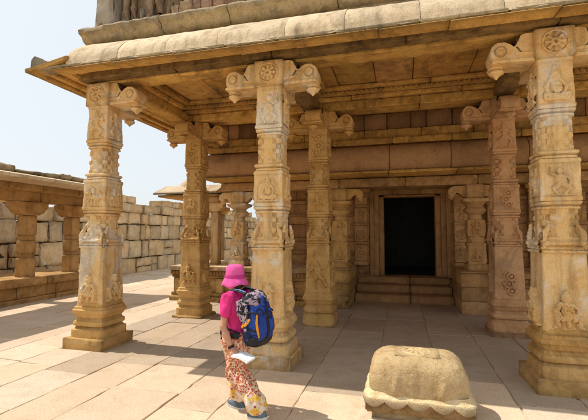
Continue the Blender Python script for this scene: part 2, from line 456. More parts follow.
# ------------------------------------------------------------------ carved columns
S2 = math.sqrt(2)
def shaft_section(name, rows, mat, parent, n=20, dz=.02, seed=0, dent=0.0, amp=.006, tint=1.0):
    """rows: (z, half width, diagonal support/half width, 16-gon support/half width)"""
    zs = []
    for (a, b) in zip(rows[:-1], rows[1:]):
        k = max(1, int((b[0]-a[0])/dz))
        zs += list(np.linspace(a[0], b[0], k, endpoint=False))
    zs.append(rows[-1][0])
    rz = [r[0] for r in rows]
    w = np.interp(zs, rz, [r[1] for r in rows]); kd = np.interp(zs, rz, [r[2] for r in rows]); kh = np.interp(zs, rz, [r[3] for r in rows])
    t = np.linspace(-1, 1, n, endpoint=False)
    sq = np.concatenate([np.stack([t, -np.ones(n)], 1), np.stack([np.ones(n), t], 1), np.stack([-t, np.ones(n)], 1), np.stack([-np.ones(n), -t], 1)])
    th = np.arctan2(sq[:, 1], sq[:, 0])
    N = len(th)
    T, Wm = np.meshgrid(th, w); _, KD = np.meshgrid(th, kd); _, KH = np.meshgrid(th, kh); _, Z = np.meshgrid(th, zs)
    base = np.stack([np.cos(T)*Wm, np.sin(T)*Wm, Z], -1).reshape(-1, 3)
    er = np.clip(fbm(base + seed*5.3, 5, seed, 4).reshape(T.shape) + .1, 0, 1)
    KD = KD - np.where(KD > 1.33, er*.10, 0)
    def sup(phi0, step, h):
        d = (T - phi0 + step/2) % step - step/2
        return h / np.cos(d)
    r = sup(0, math.pi/2, Wm)
    r = np.minimum(r, sup(math.pi/4, math.pi/2, Wm*KD))
    r = np.minimum(r, sup(math.pi/8, math.pi/4, Wm*KH))
    if dent:
        u = (np.arange(N) % n)/n
        U = np.tile(u, (len(zs), 1))
        rh = .078
        row = np.floor((Z - zs[0])/rh).astype(int); fr = ((Z - zs[0])/rh) % 1
        ue = np.minimum(U, 1-U); sgn = np.where(row % 2 == 0, 1.0, -1.0)
        cell = (np.floor(U*2)).astype(int)
        hh = _hash(cell, row, cell*0+seed, 3)
        d = np.where(ue < .17, sgn*.9, np.where(ue < .34, -sgn*.55, .25 + .2*sgn))
        r = r + dent*d*(.8+.4*hh)*np.where(fr < .12, .2, 1)
    P = np.stack([np.cos(T)*r, np.sin(T)*r, Z], -1).reshape(-1, 3)
    nrm = np.stack([np.cos(T), np.sin(T), T*0], -1).reshape(-1, 3)
    P = P + nrm*((fbm(P+seed*4.1, 6, seed, 4)*amp + fbm(P+seed, 30, seed+2, 2)*amp*.45)[:, None])
    mb = MB()
    F = grid_faces(len(zs), N, True)
    V = P
    b0 = len(V); V = np.concatenate([V, [[0, 0, zs[0]], [0, 0, zs[-1]]]])
    for k in range(N):
        F.append(((k+1) % N, k, b0)); F.append(((len(zs)-1)*N + k, (len(zs)-1)*N + (k+1) % N, b0+1))
    mb.add(V, F, tint)
    return mb.build(name, mat, parent, angle=34)

def rot_verts(V, k):
    a = k*math.pi/2; c, s = round(math.cos(a)), round(math.sin(a))
    V = np.asarray(V); return np.stack([V[:, 0]*c - V[:, 1]*s, V[:, 0]*s + V[:, 1]*c, V[:, 2]], 1)

def carve(kind, W, H, z0, wfun, parent, mat, faces=(0,), depth=.032, seed=0, name='carved_figure', res=.0072, rise=.004):
    for k in faces:
        V, F = relief(kind, W, H, depth, wfun, z0, seed=seed+k, mirror=bool((seed+k) % 2), res=res, rise=rise)
        MB().add(rot_verts(V, k), F).build(name, mat, parent, angle=60)

def bracket_arm(ang, cap, mat, seed, z=0.0, reach=1.0):
    """corbel arm with a rolled volute and a hanging lotus bud"""
    prof = [(.19, 4.225), (.70, 4.225), (.74, 4.245), (.725, 4.28), (.75, 4.33), (.755, 4.40), (.73, 4.475), (.67, 4.525), (.585, 4.53), (.51, 4.495), (.465, 4.455), (.43, 4.475), (.41, 4.54), (.37, 4.605), (.31, 4.622), (.19, 4.622)]
    prof = [(a*reach if a > .2 else a, b) for a, b in prof]
    mb = MB(); extrude(mb, prof, -.16, .16, step=.05, amp=.016, seed=seed, ang=ang)
    extrude(mb, [(.19, 4.222), (.73, 4.232), (.745, 4.252), (.73, 4.272), (.19, 4.268)], -.185, .185, step=.06, amp=.008, seed=seed+3, ang=ang)
    extrude(mb, [(.19, 4.30), (.44, 4.325), (.455, 4.345), (.44, 4.362), (.19, 4.345)], -.175, .175, step=.06, amp=.006, seed=seed+5, ang=ang)
    c, s = math.cos(ang), math.sin(ang)
    arm = mb.build('bracket_arm', mat, cap, angle=40)
    mb = MB()
    pf = [(.0, .175), (.02, .176), (.03, .163), (.045, .162), (.055, .171), (.072, .171), (.082, .158), (.09, .15), (.09, -.15), (.082, -.158), (.072, -.171), (.055, -.171), (.045, -.162), (.03, -.163), (.02, -.176), (0, -.175)]
    V = MB(); lathe(V, pf, 22, (0, 0, 0), 'y'); P = V.v[0]
    P = P + np.array([.625*reach, 0, 4.395])
    P = np.stack([P[:, 0]*c - P[:, 1]*s, P[:, 0]*s + P[:, 1]*c, P[:, 2]], 1)
    mb.add(P, V.f); mb.build('volute', mat, cap, angle=40)
    mb = MB()
    lathe(mb, [(.0, 4.25), (.085, 4.245), (.095, 4.225), (.075, 4.205), (.06, 4.20), (.09, 4.185), (.10, 4.165), (.085, 4.14), (.05, 4.12), (.03, 4.10), (.01, 4.075), (0, 4.07)][::-1],
          20, (.655*reach*c, .655*reach*s, 0), 'z', lobes=8, lobe=.06)
    mb.build('lotus_bud', mat, cap, angle=45)
    mb = MB()
    for k in range(5):
        a = -.128 + .064*k
        tube(mb, [(.30*c - a*s, .30*s + a*c, 4.33), (.38*c - a*s, .38*s + a*c, 4.37), (.425*c - a*s, .425*s + a*c, 4.44), (.425*c - a*s, .425*s + a*c, 4.52), (.36*c - a*s, .36*s + a*c, 4.60)],
             [.03, .036, .038, .040, .028], 8)
    mb.build('ribbed_crest', mat, cap, angle=60)

def column(label, loc, figs, mat, bmat, faces, arms, seed, plinth=.18, ph=.40, group='carved granite columns of the open hall', n=20):
    t = thing('carved_column', label, 'column', loc, 0, group)
    mb = MB(); rbox(mb, -ph, ph, -ph, ph, -.03, plinth, .02, .09, .012, 4, seed, chip=.02)
    mb.build('plinth', bmat, t)
    p = plinth; q = .74
    f = (q-p)/.56
    z = lambda a: p + (a-.18)*f
    K = 1.345; H = 1.2
    rows = [(p-.02, .335), (z(.31), .335), (z(.325), .30), (z(.36), .285), (z(.375), .315), (z(.41), .325), (z(.445), .315), (z(.46), .285), (z(.50), .275), (z(.52), .295), (z(.575), .318), (z(.59), .335), (z(.64), .34), (z(.655), .315), (z(.69), .31), (z(.70), .285), (.76, .275)]
    shaft_section('moulded_base', [(a, b, K, H) for a, b in rows], bmat, t, n, .018, seed, amp=.010)
    W = lambda zz: np.interp(zz, [.74, 1.75, 1.88, 2.3, 2.95, 3.5, 4.25], [.268, .243, .24, .235, .228, .215, .200])
    def block(z0, z1, kind, fH, fW, depth, zf, nm='carved_figure'):
        rows = [(z0, W(z0)), (z0+.02, W(z0)+.008), (z0+.05, W(z0)+.008), (z0+.055, W(z0)), (z1-.055, W(z1)), (z1-.05, W(z1)+.008), (z1-.02, W(z1)+.008), (z1, W(z1))] if z0 > 1 else [(z0, W(z0)), (z1, W(z1))]
        b = shaft_section('shaft_block', [(a, c, 1.385, 1.3) for a, c in rows], mat, t, n, .03, seed+int(z0*10), amp=.007)
        carve(kind, fW, fH, zf, W, b, mat, faces, depth, seed, nm)
        return b
    b = block(.74, 1.76, figs[0], .46 if figs[0] != 'monkey' else .62, .46, .062 if figs[0] in ('squat', 'lion') else .045, .78)
    # band with corner horns
    hb = shaft_section('horn_band', [(1.74, .240, 1.36, 1.3), (1.75, .256, 1.36, 1.3), (1.775, .256, 1.36, 1.3), (1.785, .243, 1.36, 1.3), (1.825, .243, 1.36, 1.3), (1.835, .25, 1.36, 1.3), (1.86, .25, 1.36, 1.3), (1.865, .235, 1.3, 1.2), (1.90, .235, 1.25, 1.15)], mat, t, n, .02, seed+3)
    carve('horns', .48, .46, 1.66, lambda zz: np.minimum(W(zz), .243), hb, mat, faces, .04, seed, 'corner_horns')
    shaft_section('faceted_neck', [(1.88, .228, 1.10, 1.045), (2.255, .222, 1.10, 1.045)], mat, t, n, .02, seed+4, dent=.026)
    col_rows = lambda a, w: [(a, w, 1.2, 1.1), (a+.012, w+.022, 1.25, 1.12), (a+.035, w+.022, 1.25, 1.12), (a+.042, w+.004, 1.25, 1.12), (a+.06, w+.004, 1.3, 1.2), (a+.068, w+.018, 1.33, 1.2), (a+.095, w+.018, 1.36, 1.25), (a+.11, w, 1.36, 1.25)]
    shaft_section('collar', col_rows(2.25, .222), mat, t, n, .014, seed+5)
    block(2.36, 2.90, figs[1], .40 if figs[1] != 'rider' else .40, .36, .034, 2.43)
    shaft_section('collar', [(2.90 + (3.01-b[0])+.0-.0 - .0 if False else 2.90+b[0], b[1], b[2], b[3]) for b in [(a[0]-2.25, a[1], a[2], a[3]) for a in col_rows(2.25, .214)]], mat, t, n, .014, seed+6)
    shaft_section('faceted_neck', [(3.01, .208, 1.10, 1.045), (3.46, .203, 1.10, 1.045)], mat, t, n, .02, seed+7, dent=.024)
    shaft_section('collar', [(a[0]+1.2, a[1], a[2], a[3]) for a in col_rows(2.25, .200)], mat, t, n, .014, seed+8)
    block(3.56, 4.235, figs[2], .50, .30, .034, 3.63)
    mb = MB(); rbox(mb, -.235, .235, -.235, .235, 4.22, 4.625, .015, .05, .008, 6, seed, chip=.01)
    cap = mb.build('capital', mat, t)
    carve('rosette', .34, .34, 4.25, lambda zz: .235+zz*0, cap, mat, faces, .035, seed, 'rosette', rise=.006)
    for a in arms: bracket_arm(R(a), cap, mat, seed+int(a))
    return t

XA, XB, XC = -5.20, -1.95, 1.94
G, GB, GS = M['granite'], M['granite_base'], M['granite_shade']
column('pale carved column at the left end of the front row, sky behind its middle', (-5.20, 5.94, 0), ('squat', 'rider', 'dancer'), G, GB, (0, 1), (0, 90), 1, n=22)
column('carved column just behind the backpack of the walking woman', (-1.95, 5.85, 0), ('lion', 'seated', 'plump'), G, G, (0, 1), (0, 180, 90), 2, n=26)
column('tall sunwashed carved column at the right edge, right of the squat stone block', (1.95, 5.90, 0), ('squat', 'plump', 'seated'), G, GB, (0, 3), (0, 180, 90), 3, n=28)
column('second-row carved column on a thin slab, seen between the left column and the woman', (-4.83, 8.62, 0), ('squat', 'rider', 'scroll'), GB, GB, (0, 1), (0, 180, -90, 90), 4, .05, .38)
column('second-row carved column with a leaping monkey relief, left of the dark doorway', (-1.74, 8.54, 0), ('monkey', 'dancer', 'scroll'), GB, GB, (0, 1), (0, 180, -90, 90), 5, .05, .34)
column('reddish brown second-row carved column in shade, right of the dark doorway', (1.97, 8.66, 0), ('scroll', 'scroll', 'dancer'), GS, GS, (0, 3), (0, 180, -90, 90), 6, .12, .36)

# ------------------------------------------------------------------ hall roof (ceiling, beams, eave, parapet)
roof = thing('hall_roof', 'flat stone roof of the open hall with curved pale eave and ruined parapet', 'roof', (0, 0, 0))
XR = 6.6
mb = MB(); s = 100
def beam_x(mb, xs, y0, y1, z0, z1, **kw):
    global s
    for a, b in zip(xs[:-1], xs[1:]):
        s += 1; t = rng.uniform(.72, 1.18)
        rbox(mb, a+.004, b-.004, y0+rng.uniform(-.008, .008), y1, z0+rng.uniform(0, .01), z1, .018, .10, .012, 5, s, (t, t, t*.97), chip=.03, **kw)
def beam_y(mb, ys, x0, x1, z0, z1, **kw):
    global s
    for a, b in zip(ys[:-1], ys[1:]):
        s += 1; t = rng.uniform(.72, 1.18)
        rbox(mb, x0, x1, a+.004, b-.004, z0, z1, .018, .10, .012, 5, s, (t, t, t*.97), chip=.03, **kw)
# front beam: stained outer face + paler core and soffit
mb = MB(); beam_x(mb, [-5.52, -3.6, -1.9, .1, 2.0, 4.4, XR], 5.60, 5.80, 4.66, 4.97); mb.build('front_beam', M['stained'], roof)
mb = MB(); beam_x(mb, [-5.5, -1.95, 1.95, XR], 5.805, 6.13, 4.625, 4.96); mb.build('inner_beam', M['soffit'], roof)
mb = MB(); beam_x(mb, [-5.5, -1.95, 1.95, XR], 6.135, 6.20, 4.86, 5.0); beam_x(mb, [-5.5, -1.95, 1.95, XR], 6.19, 6.34, 4.955, 5.05); mb.build('beam_moulding', M['ceiling'], roof)
# second row beam with stepped mouldings
mb = MB(); beam_x(mb, [-5.5, -4.83, -1.74, .4, 1.97, 4.6, XR], 8.36, 8.86, 4.625, 4.80); mb.build('cross_beam', M['soffit'], roof)
mb = MB(); beam_x(mb, [-5.5, -3.2, -1.0, 1.2, 3.4, XR], 8.28, 8.94, 4.805, 4.90); beam_x(mb, [-5.5, -1.6, 2.1, XR], 8.20, 9.02, 4.905, 4.97); beam_x(mb, [-5.5, -2.6, .6, XR], 8.06, 9.16, 4.972, 5.05); mb.build('cross_beam_moulding', M['ceiling'], roof)
mb = MB(); rbox(mb, -5.45, XR, 8.196, 8.30, 4.903, 4.962, .01, .4, .003, 5, 4)
x = -5.4
while x < XR:
    s += 1; rbox(mb, x, x+.055, 8.165, 8.215, 4.90, 4.965, .01, .03, .003, 9, s); x += .10
mb.build('dentil_row', M['ceiling'], roof)
# beams running back over the columns
for i, (xa, w) in enumerate(((-5.12, .20), (-1.87, .18), (1.95, .18))):
    mb = MB()
    beam_y(mb, [6.14, 8.35], xa-w, xa+w, 4.628, 4.83); beam_y(mb, [8.87, 10.3], xa-w, xa+w, 4.628, 4.83)
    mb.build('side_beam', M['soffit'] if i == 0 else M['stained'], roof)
    mb = MB()
    beam_y(mb, [6.35, 8.05], xa-w-.08, xa+w+.08, 4.834, 4.93); beam_y(mb, [6.36, 8.04], xa-w-.2, xa+w+.2, 4.935, 5.047)
    mb.build('side_beam_moulding', M['ceiling'], roof)
# ceiling slabs
mb = MB()
for y0, y1 in ((5.85, 8.55), (8.552, 10.45), (10.452, 13.4)):
    x = -5.5
    while x < XR:
        w = min(rng.uniform(.6, 1.05), XR-x+.01); s += 1
        t = rng.uniform(.7, 1.2)
        rbox(mb, x+.006, x+w-.006, y0+.004, y1-.004, 5.05+rng.uniform(0, .018), 5.20, .012, .2, .008, 3, s, (t, t*rng.uniform(.95, 1.03), t*rng.uniform(.85, 1.2)))
        x += w
mb.build('ceiling', M['ceiling'], roof)
mb = MB(); rbox(mb, -5.45, XR, 5.72, 13.6, 5.22, 5.33, .02, .5, .01, 2, 5); mb.build('roof_slab', M['cornice'], roof)
# curved front eave, slab by slab
def lip_z(x): return -.011*(x+5.3) if x > -3 else -.011*2.3*max(0, (x+5.3)/2.3)
eave = MB(); lipm = MB(); und = MB()
x = -5.30; yc = 5.80
while x < XR:
    w = rng.uniform(.80, 1.05); x1 = min(x+w, XR); n = 9
    top = [(.69, 4.735), (.685, 4.80), (.66, 4.885), (.60, 4.97), (.52, 5.06), (.43, 5.135), (.32, 5.205), (.20, 5.265), (.08, 5.30)]
    xsn = np.concatenate([[x+.003, x+.014], np.linspace(x+.1, x1-.1, n), [x1-.014, x1-.003]])
    j = rng.uniform(-.012, .012); V = []
    for i, xx in enumerate(xsn):
        e = -.003 if i in (0, len(xsn)-1) else 0
        for k, (d, z) in enumerate(top): V.append((xx, yc-d-e*-1 if False else yc-d+(-e), z+lip_z(xx)+j*.5+e))
        V.append((xx, yc-.08, 5.15))
        V.append((xx, yc-.70, 4.70+lip_z(xx)))
    V = np.array(V); V[:, 1] += fbm(V, 6, 3)*.012; V[:, 2] += fbm(V, 9, 4)*.014
    m = len(top)+2
    F = [q for q in grid_faces(len(xsn), m, True)]
    F.append(tuple(range(m))[::-1]); F.append(tuple(range((len(xsn)-1)*m, len(xsn)*m)))
    t = rng.uniform(.9, 1.05)
    eave.add(V, [q[::-1] for q in F], (t, t, t*.99))
    x = x1
eave.build('curved_eave', M['plaster'], roof, angle=50)
x = -6.12
while x < XR:
    w = rng.uniform(.8, 1.3); x1 = min(x+w, XR); s += 1
    z = lip_z((x+x1)/2)
    rbox(lipm, x+.004, x1-.004, yc-.70, yc-.46, 4.686+z, 4.734+z, .012, .08, .008, 8, s, rng.uniform(.85, 1.1), chip=.012)
    x = x1
lipm.build('eave_lip', M['cornice'], roof)
# underside of the front eave
x = -5.6
while x < XR:
    w = rng.uniform(.8, 1.3); x1 = min(x+w, XR); s += 1; z = lip_z((x+x1)/2); t = rng.uniform(.85, 1.15)
    extrude(und, [(yc-.715, 4.655+z), (yc-.705, 4.668+z), (yc-.45, 4.70+z), (yc-.16, 4.99), (yc-.16, 4.955), (yc-.44, 4.668+z)], -x1+.004, -x-.004, step=.1, amp=.006, seed=s, ang=R(90), tint=(t, t, t))
    x = x1
und.build('eave_soffit', M['soffit'], roof)
# left eave: thin stone planks on ribs
mb = MB(); y = 5.075
while y < 13.4:
    w = rng.uniform(.7, 1.1); y1 = min(y+w, 13.4); s += 1; t = rng.uniform(.85, 1.12)
    extrude(mb, [(-6.12, 4.672), (-6.125, 4.728), (-5.9, 4.752), (-5.25, 4.86), (-5.25, 4.79), (-5.85, 4.685)], y+.004, y1-.004, step=.1, amp=.006, seed=s, tint=(t, t, t))
    y = y1
mb.build('side_eave', M['soffit'], roof)
mb = MB()
for a, b in ((-5.96, 4.63), (-5.76, 4.655), (-5.52, 4.70)):
    s += 1; beam_y(mb, [5.3, 8.2, 11.2, 13.3], a, a+.07, b, b+.06)
mb.build('eave_rib', M['ceiling'], roof)
mb = MB()
extrude(mb, [(-6.05, 4.735), (-6.03, 4.90), (-5.97, 4.955), (-5.88, 4.92), (-5.74, 4.85), (-5.50, 4.78)], 5.12, 5.45, step=.05, amp=.02, seed=5); mb.build('corner_finial', M['greyplaster'], roof)
# parapet cornice and eroded brickwork
mb = MB(); x = -5.46
while x < XR:
    w = rng.uniform(1.2, 1.8); x1 = min(x+w, XR); s += 1
    extrude(mb, [(5.70, 5.32), (5.60, 5.37), (5.575, 5.43), (5.50, 5.47), (5.49, 5.52), (5.53, 5.57), (6.1, 5.60), (6.1, 5.32)], -x1+.005, -x-.005, step=.07, amp=.035, seed=s, ang=R(90), tint=rng.uniform(.85, 1.15))
    x = x1
mb.build('parapet_cornice', M['cornice'], roof, angle=50)
mb = MB(); y = 6.12
while y < 13.4:
    w = 1.5; s += 1; extrude(mb, [(-5.40, 5.34), (-5.46, 5.45), (-5.44, 5.57), (-5.0, 5.60), (-5.0, 5.34)], y+.005, min(y+w, 13.4)-.005, step=.08, amp=.03, seed=s); y += w
mb.build('side_parapet', M['cornice'], roof, angle=50)
mb = MB(); x = -5.38
while x < XR:
    w = rng.uniform(.10, .24); s += 1; y0 = 5.56 + rng.uniform(0, .12); t = rng.uniform(.7, 1.25)
    rbox(mb, x+.002, x+w, y0, 6.0, 5.56, 5.60+rng.uniform(.0, .08)+(.12 if x > -3.8 else 0), .02, .05, .02, 8, s, (t, t*rng.uniform(.9, 1.1), t), chip=.03); x += w
mb.build('brick_course', M['brick'], roof)
mb = MB(); rbox(mb, -5.25, XR, 5.98, 6.5, 5.58, 7.2, .03, .15, .03, 3, 77); mb.build('parapet_wall', M['stucco'], roof)
mb = MB(); rbox(mb, -5.28, -4.86, 5.68, 6.1, 5.58, 7.1, .04, .07, .05, 5, 78, chip=.06); mb.build('corner_pier', M['greyplaster'], roof)
for i, (x, h, r, mt) in enumerate(((-4.72, .8, .07, 'stucco'), (-4.55, .9, .06, 'brick'), (-4.38, .35, .06, 'greyplaster'), (-4.22, 1.0, .085, 'stucco'), (-4.02, 1.0, .075, 'brick'), (-3.84, .4, .05, 'stucco'), (-3.66, 1.0, .08, 'brick'), (-3.46, 1.0, .07, 'stucco'), (-3.22, .35, .09, 'brick'), (-2.9, 1.0, .10, 'stucco'), (-2.6, 1.0, .09, 'stucco'), (-2.2, .5, .12, 'brick'), (-1.7, 1.0, .1, 'stucco'), (-1.45, 1.0, .09, 'stucco'))):
    mb = MB()
    tube(mb, [(x, 5.82, 5.55), (x+.01, 5.80, 5.55+h*.2), (x-.01, 5.83, 5.55+h*.45), (x+.02, 5.81, 5.55+h*.5), (x+.03, 5.82, 5.55+h)], [r*1.3, r*.9, r*1.15, r*.85, r*1.2], 10)
    v = mb.v[0]; mb.v[0] = v + (fbm(v, 12, i)*.025)[:, None]
    mb.build('broken_figure', M[mt], roof, angle=60)

# ------------------------------------------------------------------ inner hall: wall, cornice, platform, steps
H = M['hall']
hall = thing('temple_hall', 'shaded inner stone hall with roll cornice and dark doorway behind the columns', 'temple', (0, 0, 0))
# block course and mouldings above the roll cornice
mb = MB(); x = -5.3
k = 0
while x < XR:
    w = rng.uniform(.3, .62); s += 1; k += 1; t = rng.choice([.6, .78, 1.0, 1.2])
    rbox(mb, x+.006, x+w-.006, 10.24+rng.uniform(0, .03), 10.6, 4.62, 5.05, .02, .1, .014, 5, s, (t, t, t), chip=.02); x += w
mb.build('upper_course', M['roll'], hall)
mb = MB(); beam_x(mb, [-5.3, -3.9, -2.5, -.9, .5, 1.7, 3.1, 4.6, XR], 10.16, 10.6, 4.36, 4.60); mb.build('frieze', M['ceiling'], hall)
mb = MB(); beam_x(mb, [-5.3, -3.4, -1.7, -.2, 1.2, 2.7, 4.4, XR], 10.02, 10.6, 4.20, 4.355); mb.build('upper_moulding', M['soffit'], hall)
# roll cornice
mb = MB(); x = -5.34
prof = [(10.6, 4.195)] + [(10.20 - .40*math.cos(a)**.9 if math.cos(a) > 0 else 10.2, 3.83 + .36*math.sin(a)) for a in np.linspace(R(88), R(-62), 14)] + [(9.93, 3.505), (10.6, 3.52)]
while x < XR:
    w = rng.uniform(1.3, 1.9); x1 = min(x+w, XR); s += 1; t = rng.uniform(.88, 1.1)
    extrude(mb, prof, -x1+.006, -x-.006, step=.08, amp=.010, seed=s, ang=R(90), tint=(t, t, t)); x = x1
mb.build('roll_cornice', M['roll'], hall, angle=40)
mb = MB(); beam_x(mb, [-5.34, -3.7, -1.9, -.3, 1.3, 2.9, 4.6, XR], 9.86, 10.6, 3.44, 3.50); mb.build('cornice_lip', M['soffit'], hall)
# carved end of the cornice
V, F = relief('rosette', .66, .66, .05, lambda zz: .0*zz+5.36, 3.50, seed=4)
V = V.copy(); X = V[:, 0].copy(); V = np.stack([V[:, 1]+0.0, X+10.16, V[:, 2]], 1)
MB().add(V, [f[::-1] for f in F]).build('cornice_end_carving', M['plaster'], hall, angle=60)
# architrave, porch ceiling
mb = MB(); beam_x(mb, [-5.2, -3.2, -1.65, .1, 1.86, 3.5, XR], 10.70, 11.2, 3.20, 3.435); mb.build('architrave', H, hall)
mb = MB(); x = -5.3
while x < XR:
    w = rng.uniform(.7, 1.1); s += 1; rbox(mb, x+.005, min(x+w, XR)-.005, 10.62, 13.5, 3.45+rng.uniform(0, .02), 3.62, .012, .25, .006, 3, s, rng.uniform(.8, 1.15)); x += w
mb.build('porch_ceiling', H, hall)
mb = MB(); rbox(mb, -5.28, XR, 10.62, 13.5, 3.64, 5.04, .02, .4, .01, 2, 31); mb.build('attic_wall', H, hall)
# main wall in courses, left and right of the doorway
def ashlar(mb, x0, x1, y0, y1, z0, z1, rows, wr=(.45, .9), amp=.01, seed=0, tv=(.8, 1.15)):
    rg = random.Random(seed); hs = [rg.uniform(.8, 1.2) for _ in range(rows)]; sm = sum(hs); z = z0
    for h in hs:
        h = h*(z1-z0)/sm; x = x0
        while x < x1-1e-3:
            w = rg.uniform(*wr)
            if x1-x-w < wr[0]*.5: w = x1-x
            t = rg.uniform(*tv)
            rbox(mb, x+.004, x+w-.004, y0+rg.uniform(-.01, .01), y1, z+.003, z+h-.003, .014, .12, amp, 5, rg.randint(0, 9999), (t, t*rg.uniform(.96, 1.02), t*rg.uniform(.9, 1.02)), chip=.012)
            x += w
        z += h
mb = MB(); ashlar(mb, -4.35, -.98, 12.45, 13.2, .98, 3.45, 6, seed=1); ashlar(mb, 1.40, XR, 12.45, 13.2, .98, 3.45, 6, seed=2)
ashlar(mb, -.97, 1.39, 12.52, 13.2, 3.16, 3.45, 1, seed=3); ashlar(mb, -1.40, -.98, 12.43, 13.2, .42, .975, 2, seed=7); ashlar(mb, 1.42, 1.9, 12.47, 13.2, .42, .975, 2, seed=8)
mb.build('wall', H, hall)
# door frame: nested jambs, lintel, threshold
dw0, dw1 = -.55, .99
mb = MB(); mb2 = MB()
for k, (o, y, w) in enumerate(((0, 12.72, .15), (.152, 12.60, .14), (.294, 12.50, .13))):
    rbox(mb, dw0-o-w, dw0-o, y, 13.2, .64, 3.12+o*.6, .012, .08, .007, 7, 40+k, rng.uniform(.9, 1.15)); rbox(mb2, dw1+o, dw1+o+w, y, 13.2, .64, 3.12+o*.6, .012, .08, .007, 7, 50+k, rng.uniform(.9, 1.15))
mb.build('door_jamb', H, hall); mb2.build('door_jamb', H, hall)
mb = MB(); rbox(mb, dw0-.002, dw1+.002, 12.70, 13.2, 3.10, 3.155, .01, .1, .005, 6, 60); rbox(mb, -.9, 1.34, 12.44, 12.515, 3.30, 3.42, .01, .1, .01, 6, 61, .7)
mb.build('lintel', H, hall)
mb = MB()
for a in (R(0),):
    V, F = relief('plump', .30, .2, .05, lambda zz: zz*0, 0, seed=3); V = V + np.array([.22, 12.70, 3.12]); mb.add(V, F)
mb.build('lintel_carving', H, hall, angle=60)
# dark room behind the door
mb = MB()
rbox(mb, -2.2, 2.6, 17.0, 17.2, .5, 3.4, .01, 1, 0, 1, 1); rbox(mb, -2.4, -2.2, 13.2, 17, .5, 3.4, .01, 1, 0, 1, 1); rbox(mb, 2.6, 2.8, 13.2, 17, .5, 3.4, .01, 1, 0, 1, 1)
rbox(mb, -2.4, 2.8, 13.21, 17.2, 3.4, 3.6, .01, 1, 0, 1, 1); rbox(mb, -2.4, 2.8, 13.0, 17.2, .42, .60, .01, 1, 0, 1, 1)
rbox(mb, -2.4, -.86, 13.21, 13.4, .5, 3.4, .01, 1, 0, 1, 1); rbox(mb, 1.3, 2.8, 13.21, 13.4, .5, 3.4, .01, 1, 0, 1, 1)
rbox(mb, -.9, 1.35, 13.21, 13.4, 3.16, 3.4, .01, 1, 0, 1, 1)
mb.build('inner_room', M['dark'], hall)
# pilasters on the wall with carved panels
def pilaster(x, w, sd):
    mb = MB()
    rbox(mb, x-w-.03, x+w+.03, 12.20, 12.46, .99, 1.12, .012, .06, .006, 6, sd)
    t = rng.uniform(.95, 1.2)
    for k, (z0, z1) in enumerate(((1.125, 1.62), (1.625, 1.70), (1.705, 2.2), (2.205, 2.28), (2.285, 2.75), (2.755, 2.83), (2.835, 3.10), (3.105, 3.2))):
        e = .02 if k % 2 else 0
        rbox(mb, x-w-e, x+w+e, 12.26-e, 12.46, z0, z1, .01, .06, .006, 6, sd+k, t)
    rbox(mb, x-w-.1, x+w+.1, 12.16, 12.46, 3.205, 3.44, .02, .06, .012, 6, sd+9, t)
    p = mb.build('pilaster', H, hall)
    for kd, z in (('seated', 1.2), ('rosette', 1.76), ('dancer', 2.32)):
        V, F = relief(kd, w*1.7, .4, .03, lambda zz: zz*0, 0, seed=sd, res=.011)
        MB().add(V + np.array([x, 12.262, z]), F).build('carved_panel', H, p, angle=60)
for i, x in enumerate((-3.9, -2.75, -1.22, 1.66, 2.55, 3.6, 4.6, 5.6)): pilaster(x, .19, 200+20*i)
# horizontal mouldings between pilasters
mb = MB(); xs = (-4.3, -3.0, -1.42, 1.86, 3.2, 4.4, XR)
for z0, z1, y in ((1.30, 1.40, 12.36), (1.72, 1.82, 12.33), (2.5, 2.58, 12.37), (2.9, 3.02, 12.30)):
    for a, b in ((-4.3, -4.1), (-3.7, -2.95), (-2.55, -1.42), (1.86, 2.35), (2.75, 3.4), (3.8, 4.4), (4.8, 5.4)):
        s += 1; mb = MB(); rbox(mb, a+.005, b-.005, y, 12.46, z0, z1, .02, .1, .008, 5, s, rng.uniform(.8, 1.1)); mb.build('string_course', H, hall)

